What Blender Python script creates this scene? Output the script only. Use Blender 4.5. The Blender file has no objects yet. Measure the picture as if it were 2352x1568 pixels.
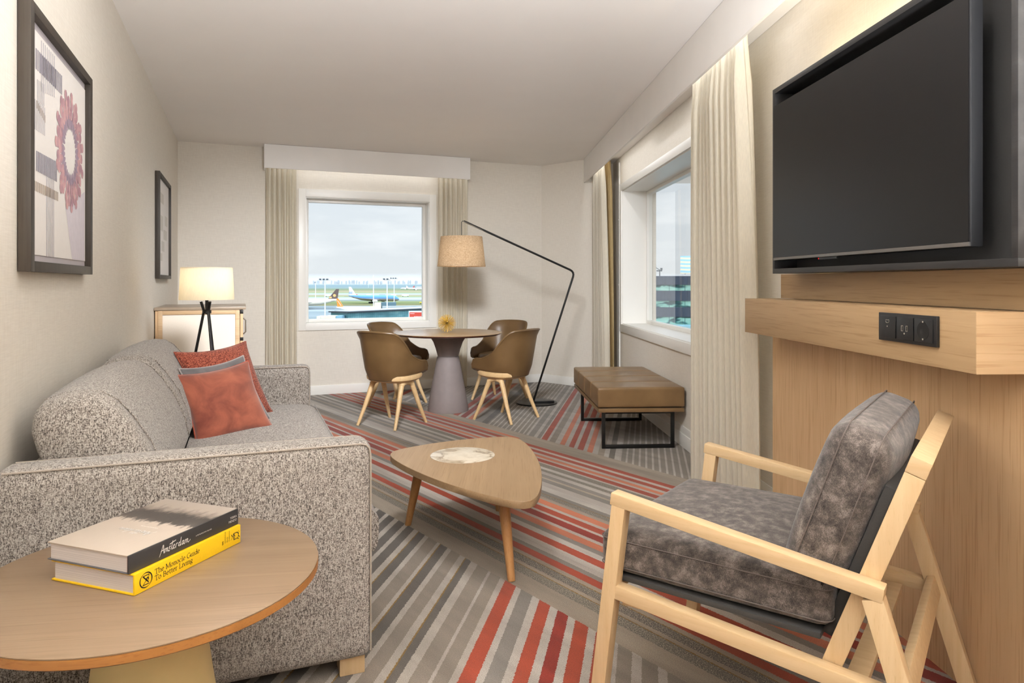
import bpy, bmesh, math, random
from mathutils import Vector, Matrix, noise as mnoise
random.seed(7)
LP = [3, 2, 150, 8, 32, 185, 540, 420, 1.5, 5.0]     # watts of the added fill lamps: ceiling lights, uplighters, spotlights, pelmet strips
PI = math.pi
SC = bpy.context.scene
COL = SC.collection
R = math.radians

# ------------------------------------------------------------------ camera
cam_d = bpy.data.cameras.new('camera')
cam = bpy.data.objects.new('camera', cam_d)
COL.objects.link(cam)
cam.location = (0, 0, 1.23)
cam.rotation_euler = (PI/2, 0, 0)
cam_d.sensor_width = 36.0
cam_d.lens = 1575.0/2352.0*36.0
cam_d.shift_y = -(784-648)/2352.0
cam_d.clip_start = 0.05
cam_d.clip_end = 20000
SC.camera = cam
SC.view_settings.view_transform = 'Standard'
SC.view_settings.look = 'None'
SC.view_settings.exposure = 0.55
SC.view_settings.gamma = 1.0
SC.view_settings.use_curve_mapping = False
SC.cycles.max_bounces = 6
SC.cycles.diffuse_bounces = 4
SC.cycles.glossy_bounces = 2
SC.cycles.use_adaptive_sampling = True
SC.cycles.adaptive_threshold = 0.03
SC.cycles.volume_bounces = 0
SC.cycles.transmission_bounces = 6
SC.cycles.transparent_max_bounces = 8
SC.cycles.caustics_reflective = False
SC.cycles.caustics_refractive = False
SC.cycles.sample_clamp_indirect = 4.0

# ------------------------------------------------------------------ room axes
ANG_A = R(21.424)        # the long left wall and the window wall at the far end
ANG_B = R(2.980)         # the window wall on the right
def frame_pt(ang, s, t, z=0.0):
    c, n = math.cos(ang), math.sin(ang)
    return Vector((s*c - t*n, s*n + t*c, z))
def A(s, t, z=0.0): return frame_pt(ANG_A, s, t, z)
def B(s, t, z=0.0): return frame_pt(ANG_B, s, t, z)

# ------------------------------------------------------------------ materials
def lin(c):
    out = []
    for v in c[:3]:
        v = v/255.0
        out.append(v/12.92 if v <= 0.04045 else ((v+0.055)/1.055)**2.4)
    return (out[0], out[1], out[2], 1.0)

class NT:
    def __init__(self, name):
        self.m = bpy.data.materials.new(name)
        self.m.use_nodes = True
        self.t = self.m.node_tree
        for n in list(self.t.nodes): self.t.nodes.remove(n)
        self.out = self.n('ShaderNodeOutputMaterial')
    def n(self, kind, **kw):
        nd = self.t.nodes.new(kind)
        for k, v in kw.items(): setattr(nd, k, v)
        return nd
    def put(self, sock, v):
        if v is None: return
        if hasattr(v, 'is_linked') or isinstance(v, bpy.types.NodeSocket): self.t.links.new(v, sock)
        else: sock.default_value = v
    def math(self, op, a, b=None, c=None, clamp=False):
        nd = self.n('ShaderNodeMath', operation=op, use_clamp=clamp)
        self.put(nd.inputs[0], a)
        if b is not None: self.put(nd.inputs[1], b)
        if c is not None: self.put(nd.inputs[2], c)
        return nd.outputs[0]
    def coord(self, kind='Object'):
        return self.n('ShaderNodeTexCoord').outputs[kind]
    def scale(self, vec, s):
        nd = self.n('ShaderNodeVectorMath', operation='MULTIPLY')
        self.put(nd.inputs[0], vec); nd.inputs[1].default_value = s if not isinstance(s, (int, float)) else (s, s, s)
        return nd.outputs[0]
    def sep(self, vec):
        nd = self.n('ShaderNodeSeparateXYZ'); self.put(nd.inputs[0], vec); return nd.outputs
    def noise(self, vec, s=5.0, d=3.0, rough=0.5, dist=0.0):
        nd = self.n('ShaderNodeTexNoise')
        self.put(nd.inputs['Vector'], vec)
        nd.inputs['Scale'].default_value = s; nd.inputs['Detail'].default_value = d
        nd.inputs['Roughness'].default_value = rough; nd.inputs['Distortion'].default_value = dist
        return nd.outputs[0]
    def voronoi(self, vec, s=5.0):
        nd = self.n('ShaderNodeTexVoronoi'); self.put(nd.inputs['Vector'], vec); nd.inputs['Scale'].default_value = s
        return nd.outputs
    def wave(self, vec, s=5.0, dist=0.0, d=2.0, ds=1.0, direction='X', typ='BANDS'):
        nd = self.n('ShaderNodeTexWave', wave_type=typ)
        if typ == 'BANDS': nd.bands_direction = direction
        self.put(nd.inputs['Vector'], vec)
        nd.inputs['Scale'].default_value = s; nd.inputs['Distortion'].default_value = dist
        nd.inputs['Detail'].default_value = d; nd.inputs['Detail Scale'].default_value = ds
        return nd.outputs[1]
    def ramp(self, fac, stops, mode='LINEAR', alpha=False):
        nd = self.n('ShaderNodeValToRGB'); cr = nd.color_ramp; cr.interpolation = mode
        self.put(nd.inputs[0], fac)
        while len(cr.elements) < len(stops): cr.elements.new(0.5)
        for e, (p, c) in zip(cr.elements, stops):
            e.position = min(max(p, 0.0), 1.0); e.color = c
        return nd.outputs[1] if alpha else nd.outputs[0]
    def mix(self, f, a, b, blend='MIX'):
        nd = self.n('ShaderNodeMix', data_type='RGBA', blend_type=blend)
        self.put(nd.inputs[0], f); self.put(nd.inputs[6], a); self.put(nd.inputs[7], b)
        return nd.outputs[2]
    def bump(self, h, strength=0.3, dist=0.002):
        nd = self.n('ShaderNodeBump'); self.put(nd.inputs['Height'], h)
        nd.inputs['Strength'].default_value = strength; nd.inputs['Distance'].default_value = dist
        return nd.outputs[0]
    def bsdf(self, color, rough=0.6, metal=0.0, bump=None, spec=0.5, sheen=0.0, coat=0.0, final=True):
        nd = self.n('ShaderNodeBsdfPrincipled')
        self.put(nd.inputs['Base Color'], color); self.put(nd.inputs['Roughness'], rough)
        nd.inputs['Metallic'].default_value = metal
        nd.inputs['Specular IOR Level'].default_value = spec
        nd.inputs['Sheen Weight'].default_value = sheen
        nd.inputs['Coat Weight'].default_value = coat
        if bump is not None: self.t.links.new(bump, nd.inputs['Normal'])
        if final: self.t.links.new(nd.outputs[0], self.out.inputs[0])
        return nd.outputs[0]
    def finish(self, shader):
        self.t.links.new(shader, self.out.inputs[0]); return self.m

def plain(name, rgb, rough=0.5, metal=0.0, var=0.04, scale=30.0, spec=0.5, coat=0.0):
    k = NT(name)
    c = lin(rgb)
    lo = tuple(x*(1-var) for x in c[:3])+(1,); hi = tuple(min(1, x*(1+var)) for x in c[:3])+(1,)
    k.bsdf(k.ramp(k.noise(k.coord(), scale, 3), [(0.3, lo), (0.7, hi)]), rough, metal, spec=spec, coat=coat)
    return k.m

def oak(name, axis, dark, light, rough=0.45, spec=0.35, fine=1.0):
    """grain runs along the object's own axis 0, 1 or 2"""
    k = NT(name)
    co = k.coord()
    s1 = [26*fine]*3; s1[axis] = 0.9
    s2 = [220*fine]*3; s2[axis] = 5.0
    s3 = [7]*3; s3[axis] = 0.6
    g1 = k.noise(k.scale(co, tuple(s1)), 1.0, 5, 0.6, 0.4)
    g2 = k.noise(k.scale(co, tuple(s2)), 1.0, 2, 0.5)
    g3 = k.noise(k.scale(co, tuple(s3)), 1.0, 2, 0.5, 1.5)
    f = k.math('ADD', k.math('MULTIPLY', g1, 0.6), k.math('MULTIPLY', g3, 0.4))
    base = k.ramp(f, [(0.33, lin(dark)), (0.55, lin([(a+b)/2 for a, b in zip(dark, light)])), (0.68, lin(light))])
    pores = k.ramp(g2, [(0.30, (0.82, 0.77, 0.72, 1)), (0.46, (1, 1, 1, 1))])
    c = k.mix(1.0, base, pores, 'MULTIPLY')
    k.bsdf(c, rough, spec=spec, bump=k.bump(g2, 0.08, 0.0006))
    return k.m

M = {}
# wallcovering with a fine woven texture
k = NT('wallcovering'); co = k.coord()
w1 = k.noise(k.scale(co, (260, 260, 14)), 1, 3, 0.6); w2 = k.noise(k.scale(co, (14, 14, 300)), 1, 3, 0.6)
f = k.math('ADD', k.math('MULTIPLY', w1, 0.5), k.math('MULTIPLY', w2, 0.5))
k.bsdf(k.ramp(f, [(0.3, lin((219, 211, 198))), (0.7, lin((236, 229, 217)))]), 0.8, spec=0.2, bump=k.bump(f, 0.12, 0.001)); M['wall'] = k.m
M['ceiling'] = plain('ceiling_paint', (246, 242, 237), 0.9, var=0.008, scale=3, spec=0.1)
M['trim'] = plain('white_lacquer', (240, 237, 230), 0.35, var=0.01, scale=4)
M['pelmet'] = plain('pelmet_paint', (250, 247, 243), 0.7, var=0.015, scale=4, spec=0.2)
M['oak_top'] = oak('oak_table_top', 0, (160, 132, 98), (180, 152, 116), 0.28, 0.55)
M['oak_side'] = oak('oak_side_table_top', 0, (118, 96, 74), (133, 111, 87), 0.34, 0.45, 1.3)
M['oak_edge'] = oak('stained_table_edge', 0, (134, 88, 42), (160, 108, 56), 0.4, 0.4)
M['oak_panel'] = oak('oak_panel', 2, (200, 165, 125), (214, 180, 140), 0.5, 0.25, 0.8)
M['oak_shelf'] = oak('oak_shelf', 1, (158, 129, 94), (178, 149, 113), 0.45, 0.3, 0.8)
M['oak_end'] = oak('oak_pale_lit_end', 0, (190, 158, 120), (212, 182, 144), 0.45, 0.3, 0.8)  # paler than oak_shelf: light falling on the shelf end put into the colour
M['oak_leg'] = oak('oak_leg', 2, (170, 122, 76), (194, 146, 96), 0.4, 0.4)
M['ash'] = oak('pale_ash', 2, (206, 172, 124), (226, 194, 148), 0.4, 0.35)
def beech(name, axis):
    k = NT(name); co = k.coord(); s1 = [60]*3; s1[axis] = 3; s2 = [500]*3; s2[axis] = 40
    f = k.noise(k.scale(co, tuple(s1)), 1, 3, 0.5); fl = k.noise(k.scale(co, tuple(s2)), 1, 1)
    c = k.mix(1.0, k.ramp(f, [(0.3, lin((203, 172, 130))), (0.7, lin((214, 186, 146)))]), k.ramp(fl, [(0.25, (0.90, 0.87, 0.83, 1)), (0.36, (1, 1, 1, 1))]), 'MULTIPLY')
    k.bsdf(c, 0.36, spec=0.4); return k.m
M['beech_x'] = beech('pale_beech', 0)
M['beech_z'] = beech('pale_beech_upright', 2)
M['black_ash'] = oak('black_stained_ash', 1, (26, 25, 25), (52, 50, 49), 0.45, 0.4)
M['dark_frame'] = oak('dark_wood_frame', 2, (44, 38, 32), (70, 61, 51), 0.5, 0.3)
M['black'] = plain('black_metal', (20, 19, 18), 0.38, 0.2, var=0.05)
M['black_plastic'] = plain('black_plastic', (26, 26, 27), 0.42, var=0.03)
M['dark_slot'] = plain('dark_slot', (6, 6, 6), 0.6)
M['steel'] = plain('bright_steel', (200, 196, 188), 0.25, 0.9)
M['concrete'] = plain('grey_coated_base', (132, 121, 118), 0.62, var=0.04, scale=18, spec=0.3)
M['cream_base'] = plain('cream_base', (206, 186, 134), 0.5, var=0.03, scale=14, spec=0.35)
M['dark_edge'] = plain('dark_table_edge', (74, 34, 18), 0.4, var=0.08)
M['board_grey'] = plain('taupe_laminate', (150, 132, 112), 0.3, var=0.03)
M['panel_fabric'] = plain('pale_panel', (232, 220, 204), 0.7, var=0.02, scale=120)

# carpet ------------------------------------------------------------
LT = (164, 156, 147); TN = (142, 131, 117); GR = (120, 114, 107); DK = (86, 80, 74); TP = (126, 116, 105)
RD = (146, 60, 36); DR = (124, 38, 24); OR = (180, 106, 76); YL = (122, 92, 38); WH = (172, 165, 157)
SP = (100, 94, 85); BG = (152, 140, 124)
D1 = [(1.60, TN), (1.816, SP), (1.867, YL), (1.872, TN), (1.892, DK), (1.940, YL), (1.945, TN), (1.971, RD), (2.015, GR), (2.045, LT), (2.085, WH),
      (2.119, RD), (2.169, WH), (2.21, GR), (2.248, OR), (2.295, LT), (2.322, DR), (2.377, LT), (2.400, RD), (2.448, LT), (2.478, OR), (2.529, TN),
      (2.555, SP), (2.600, YL), (2.604, GR), (2.640, WH), (2.70, LT), (2.754, GR), (2.800, BG), (2.824, GR), (2.865, LT), (2.907, SP), (2.941, WH),
      (2.977, SP), (3.031, LT), (3.050, RD), (3.097, LT), (3.121, OR), (3.161, LT), (3.193, RD), (3.239, LT), (3.271, RD), (3.321, TN), (3.44, BG), (3.6, BG)]
LOWER = [(-2.2, GR), (-1.9, LT), (-1.86, DK), (-1.75, LT), (-1.72, GR), (-1.6, LT), (-1.57, DK), (-1.45, LT), (-1.42, DK), (-1.36, LT), (-1.334, DK), (-1.287, LT), (-1.256, DK), (-1.205, LT), (-1.183, DK), (-1.134, LT), (-1.103, YL), (-1.099, DK), (-1.054, LT),
         (-1.027, TP), (-.969, LT), (-.948, YL), (-.944, DK), (-.902, LT), (-.876, TP), (-.823, LT), (-.791, YL), (-.787, DK), (-.755, LT), (-.723, TP), (-.662, LT), (-.644, TP), (-.595, LT),
         (-.570, RD), (-.515, WH), (-.489, GR), (-.436, WH), (-.404, RD), (-.356, WH), (-.326, DR), (-.279, WH), (-.250, RD), (-.201, WH), (-.172, RD),
         (-.125, LT), (-.092, TP), (-.044, LT), (-.014, TP), (.037, LT), (.066, TP), (.12, TP), (.15, LT), (.17, TP)]
NO = None
UPPER = [(-3.2, GR), (-2.86, RD), (-2.79, LT), (-2.74, GR), (-2.66, RD), (-2.60, LT), (-2.50, GR), (-2.44, LT), (-2.41, GR), (-2.3, LT), (-2.27, NO), (-1.86, GR),
         (-1.76, RD), (-1.70, LT), (-1.67, DR), (-1.61, LT), (-1.58, OR), (-1.53, LT), (-1.50, GR), (-1.42, DK), (-1.359, NO), (-.95, LT), (-.925, GR), (-.875, LT), (-.85, GR), (-.82, WH),
         (-.803, RD), (-.754, LT), (-.735, TP), (-.68, LT), (-.643, OR), (-.598, LT), (-.568, RD), (-.523, LT), (-.495, RD), (-.450, LT), (-.422, OR), (-.377, LT), (-.335, TN),
         (-.289, WH), (-.257, YL), (-.253, SP), (-.215, WH), (-.180, NO), (.9, NO)]
k = NT('striped_carpet')
co = k.coord(); X, Y, Z = k.sep(co)
wig = k.math('MULTIPLY', k.math('SUBTRACT', k.noise(co, 150, 2), 0.5), 0.011)
cc = k.math('ADD', k.math('ADD', k.math('MULTIPLY', X, 0.788), k.math('MULTIPLY', Y, 0.616)), wig)
qq = k.math('SUBTRACT', k.math('MULTIPLY', X, 0.616), k.math('MULTIPLY', Y, 0.788))
pp = k.math('ADD', k.math('SUBTRACT', k.math('MULTIPLY', X, math.cos(R(11))), k.math('MULTIPLY', Y, math.sin(R(11)))), wig)
def stripes(val, stops):
    """constant bands of colour over val, in as many ramps as they need; (colour, alpha)"""
    col = alp = None
    i = 0
    while i < len(stops)-1:
        part = stops[i:i+31]
        if i+31 < len(stops): part = stops[i:i+31]+[stops[i+31]]
        a, b = part[0][0], part[-1][0]
        f = k.math('DIVIDE', k.math('SUBTRACT', val, a), b-a)
        el = []
        for p, c in part:
            el.append(((p-a)/(b-a), lin(c) if c else (0, 0, 0, 0)))
        nd = k.n('ShaderNodeValToRGB'); cr = nd.color_ramp; cr.interpolation = 'CONSTANT'
        k.put(nd.inputs[0], f)
        while len(cr.elements) < len(el): cr.elements.new(0.5)
        for e, (p, c) in zip(cr.elements, el): e.position = p; e.color = c
        if col is None: col, alp = nd.outputs[0], nd.outputs[1]
        else:
            g = k.math('GREATER_THAN', val, a)
            col = k.mix(g, col, nd.outputs[0])
            alp = k.math('ADD', k.math('MULTIPLY', k.math('SUBTRACT', 1.0, g), alp), k.math('MULTIPLY', g, nd.outputs[1]))
        i += 31
    return col, alp
c1, _ = stripes(cc, D1)
c2, _ = stripes(pp, LOWER)
c3, a3 = stripes(pp, UPPER)
per = k.math('LESS_THAN', k.math('FRACT', k.math('DIVIDE', pp, 0.0445)), 0.30)
thin = k.mix(per, lin((122, 114, 103)), lin(LT))
c3 = k.mix(a3, thin, c3)
extra = k.math('MULTIPLY', k.math('MULTIPLY', k.math('GREATER_THAN', cc, 3.347), k.math('LESS_THAN', cc, 3.387)), k.math('LESS_THAN', qq, -4.22))
c1 = k.mix(extra, c1, lin(OR))
c = k.mix(k.math('GREATER_THAN', cc, 1.722), c2, c1)
c = k.mix(k.math('GREATER_THAN', cc, 3.50), c, c3)
# worn, thinned dye along the stripes, speckled weave in the dark bands, pile
v = k.n('ShaderNodeCombineXYZ'); k.put(v.inputs[0], k.math('MULTIPLY', cc, 9.0)); k.put(v.inputs[1], k.math('MULTIPLY', qq, 1.6))
fade = k.noise(v.outputs[0], 1.0, 3, 0.6)
c = k.mix(1.0, c, k.ramp(fade, [(0.35, (0.80, 0.78, 0.76, 1)), (0.65, (1.10, 1.08, 1.06, 1))]), 'MULTIPLY')
spk = k.math('GREATER_THAN', k.noise(co, 230, 1), 0.56)
inband = k.math('MULTIPLY', k.math('GREATER_THAN', cc, 1.816), k.math('LESS_THAN', cc, 3.05))
lum = k.n('ShaderNodeRGBToBW'); k.put(lum.inputs[0], c)
isdk = k.math('LESS_THAN', lum.outputs[0], 0.135)
hs = k.n('ShaderNodeSeparateColor', mode='HSV'); k.put(hs.inputs[0], c)
isgrey = k.math('LESS_THAN', hs.outputs[1], 0.35)
c = k.mix(k.math('MULTIPLY', k.math('MULTIPLY', spk, inband), k.math('MULTIPLY', isdk, isgrey)), c, lin((150, 140, 124)))
pile = k.noise(co, 300, 3, 0.75)
c = k.mix(1.0, c, k.ramp(pile, [(0.30, (0.58, 0.57, 0.56, 1)), (0.70, (1.26, 1.25, 1.24, 1))]), 'MULTIPLY')
k.bsdf(c, 0.95, spec=0.08, bump=k.bump(pile, 0.5, 0.004), sheen=0.15); M['carpet'] = k.m

# upholstery ----------------------------------------------------------
def tweed(name, dark, mid, light, s=1.0):
    k = NT(name); co = k.coord()
    a = k.noise(k.scale(co, (330*s, 330*s, 190*s)), 1, 2, 0.7)
    b = k.noise(k.scale(co, (240*s, 240*s, 60*s)), 1.0, 2, 0.6)
    wv = k.noise(k.scale(co, (90*s, 90*s, 700*s)), 1.0, 1, 0.5)
    f = k.math('ADD', k.math('ADD', k.math('MULTIPLY', a, 0.5), k.math('MULTIPLY', b, 0.3)), k.math('MULTIPLY', wv, 0.2))
    col = k.ramp(f, [(0.415, lin(dark)), (0.485, lin(mid)), (0.575, lin(light))])
    k.bsdf(col, 0.9, spec=0.12, sheen=0.2, bump=k.bump(f, 0.5, 0.003))
    return k.m
M['tweed'] = tweed('tweed_weave', (52, 47, 43), (132, 123, 115), (188, 181, 173), 1.2)
M['piping'] = plain('pale_piping', (160, 149, 137), 0.85, var=0.12, scale=300)
M['red_weave'] = tweed('rust_boucle', (72, 30, 22), (122, 56, 42), (170, 100, 78), 0.8)
def velvet(name, a, b, s=9.0):
    k = NT(name); co = k.coord()
    f = k.noise(co, s, 4, 0.55, 0.6)
    f2 = k.noise(co, 600, 1)
    col = k.mix(1.0, k.ramp(f, [(0.32, lin(a)), (0.68, lin(b))]), k.ramp(f2, [(0.3, (0.9, 0.9, 0.9, 1)), (0.7, (1.06, 1.06, 1.06, 1))]), 'MULTIPLY')
    k.bsdf(col, 0.75, spec=0.2, sheen=0.6, bump=k.bump(f2, 0.1, 0.001))
    return k.m
M['rust_velvet'] = velvet('rust_velvet', (106, 48, 33), (150, 82, 59))
M['rust_piping'] = plain('rust_piping', (150, 66, 42), 0.7)
M['grey_velvet'] = velvet('grey_velvet', (80, 76, 76), (108, 103, 102))
M['grey_piping'] = plain('light_grey_piping', (158, 150, 146), 0.7)
k = NT('grey_chenille'); co = k.coord()
a = k.noise(co, 26, 6, 0.72, 0.1); b = k.noise(co, 620, 2, 0.7); h = k.noise(k.scale(co, (900, 900, 260)), 1, 1)
f = k.math('ADD', k.math('MULTIPLY', a, 0.56), k.math('ADD', k.math('MULTIPLY', b, 0.22), k.math('MULTIPLY', h, 0.22)))
k.bsdf(k.ramp(f, [(0.38, lin((34, 30, 28))), (0.5, lin((76, 68, 63))), (0.62, lin((124, 114, 107)))]), 0.85, spec=0.15, sheen=0.2, bump=k.bump(b, 0.25, 0.002)); M['chenille'] = k.m
M['chenille_seam'] = plain('dark_grey_seam', (84, 75, 70), 0.85)
M['dark_deck'] = plain('charcoal_backing', (44, 42, 40), 0.85, var=0.15, scale=300)
def leather(name, a, b, rough=0.38):
    k = NT(name); co = k.coord()
    f = k.noise(co, 5, 3, 0.5); g = k.voronoi(co, 340)[0]
    w = k.noise(k.scale(co, (420, 420, 420)), 1, 2)
    k.bsdf(k.ramp(f, [(0.3, lin(a)), (0.7, lin(b))]), rough, spec=0.45, bump=k.bump(k.math('ADD', g, w), 0.10, 0.0012))
    return k.m
M['leather'] = leather('bronze_brown_leather', (92, 69, 42), (108, 83, 52), 0.36)
M['leather_in'] = leather('bronze_leather_inside', (112, 86, 54), (128, 101, 66), 0.38)
M['bench_leather'] = leather('bronze_bench_leather', (112, 86, 55), (130, 102, 68), 0.32)
M['seam'] = plain('dark_seam', (48, 34, 18), 0.6)

# sheer curtain
def sheer(name, rgb, fac):
    k = NT(name); co = k.coord()
    f = k.noise(k.scale(co, (300, 300, 30)), 1, 2)
    g = k.voronoi(k.scale(co, (1, 1, 1)), 9)[0]
    col = k.ramp(f, [(0.3, lin([c*0.955 for c in rgb])), (0.7, lin(rgb))])
    d = k.n('ShaderNodeBsdfDiffuse'); k.put(d.inputs[0], col)
    t = k.n('ShaderNodeBsdfTranslucent'); k.put(t.inputs[0], col)
    s = k.n('ShaderNodeMixShader'); s.inputs[0].default_value = fac
    k.t.links.new(d.outputs[0], s.inputs[1]); k.t.links.new(t.outputs[0], s.inputs[2])
    return k.finish(s.outputs[0])
M['sheer'] = sheer('cream_sheer', (238, 230, 212), 0.38)
M['blackout'] = plain('tan_curtain_lining', (176, 152, 108), 0.85, var=0.05)
M['white_diffuser'] = sheer('white_diffuser', (252, 248, 240), 0.85)
M['shade_white'] = sheer('white_lamp_shade', (252, 240, 214), 0.62)
k = NT('linen_shade'); co = k.coord()
f = k.math('ADD', k.math('MULTIPLY', k.noise(k.scale(co, (60, 60, 500)), 1, 2), 0.5), k.math('MULTIPLY', k.noise(k.scale(co, (420, 420, 40)), 1, 2), 0.5))
col = k.ramp(f, [(0.36, lin((140, 114, 86))), (0.64, lin((196, 170, 138)))])
d = k.n('ShaderNodeBsdfDiffuse'); k.put(d.inputs[0], col); t = k.n('ShaderNodeBsdfTranslucent'); k.put(t.inputs[0], col)
s = k.n('ShaderNodeMixShader'); s.inputs[0].default_value = 0.04
k.t.links.new(d.outputs[0], s.inputs[1]); k.t.links.new(t.outputs[0], s.inputs[2]); M['linen'] = k.finish(s.outputs[0])
# glass pane
k = NT('window_glass')
tr = k.n('ShaderNodeBsdfTransparent'); tr.inputs[0].default_value = (0.97, 0.985, 0.985, 1)
gl = k.n('ShaderNodeBsdfGlossy'); gl.inputs['Roughness'].default_value = 0.02
fr = k.n('ShaderNodeFresnel'); fr.inputs[0].default_value = 1.35
s = k.n('ShaderNodeMixShader'); k.t.links.new(k.math('MULTIPLY', fr.outputs[0], 0.22), s.inputs[0])
k.t.links.new(tr.outputs[0], s.inputs[1]); k.t.links.new(gl.outputs[0], s.inputs[2]); M['glass'] = k.finish(s.outputs[0])
# picture glass is left matt; marble; screen; brass
k = NT('veined_marble'); co = k.coord()
wv = k.noise(co, 6.5, 5, 0.55, 1.3); w2 = k.noise(co, 14, 4, 0.6, 0.8)
vein = k.math('ABSOLUTE', k.math('SUBTRACT', wv, 0.5))
base = k.ramp(vein, [(0.0, lin((122, 104, 82))), (0.018, lin((170, 154, 130))), (0.06, lin((206, 194, 174))), (0.3, lin((218, 208, 190)))])
k.bsdf(k.mix(1.0, base, k.ramp(w2, [(0.3, (0.82, 0.8, 0.77, 1)), (0.6, (1, 1, 1, 1))]), 'MULTIPLY'), 0.3, spec=0.4); M['marble'] = k.m
k = NT('tv_screen'); k.bsdf((0.006, 0.0055, 0.0055, 1), 0.30, spec=0.28); M['screen'] = k.m
M['brass'] = plain('brushed_brass', (236, 198, 98), 0.34, 0.7, var=0.1)
M['brass_dark'] = plain('dark_brass_core', (60, 42, 16), 0.5, 0.6)
M['paper'] = plain('print_paper', (232, 226, 220), 0.6, var=0.01, spec=0.2)
M['passe'] = plain('grey_mount', (176, 168, 170), 0.7, var=0.02)
M['ink_grey'] = plain('grey_ink', (176, 170, 172), 0.8); M['ink_dark'] = plain('dark_grey_ink', (136, 130, 138), 0.8)
M['ink_brown'] = plain('brown_ink', (160, 146, 132), 0.8); M['ink_lilac'] = plain('lilac_ink', (208, 200, 206), 0.8)
M['ink_faint'] = plain('faint_ink', (212, 206, 196), 0.8)
k = NT('petal_ink'); k.bsdf(k.ramp(k.noise(k.coord(), 26, 3), [(0.35, lin((158, 122, 132))), (0.65, lin((200, 158, 158)))]), 0.8); M['petal'] = k.m
M['petal_dark'] = plain('dark_petal_ink', (150, 132, 146), 0.8, var=0.15)

def emit(name, rgb, s):
    k = NT(name); e = k.n('ShaderNodeEmission'); e.inputs[0].default_value = lin(rgb); e.inputs[1].default_value = s
    return k.finish(e.outputs[0])

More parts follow.
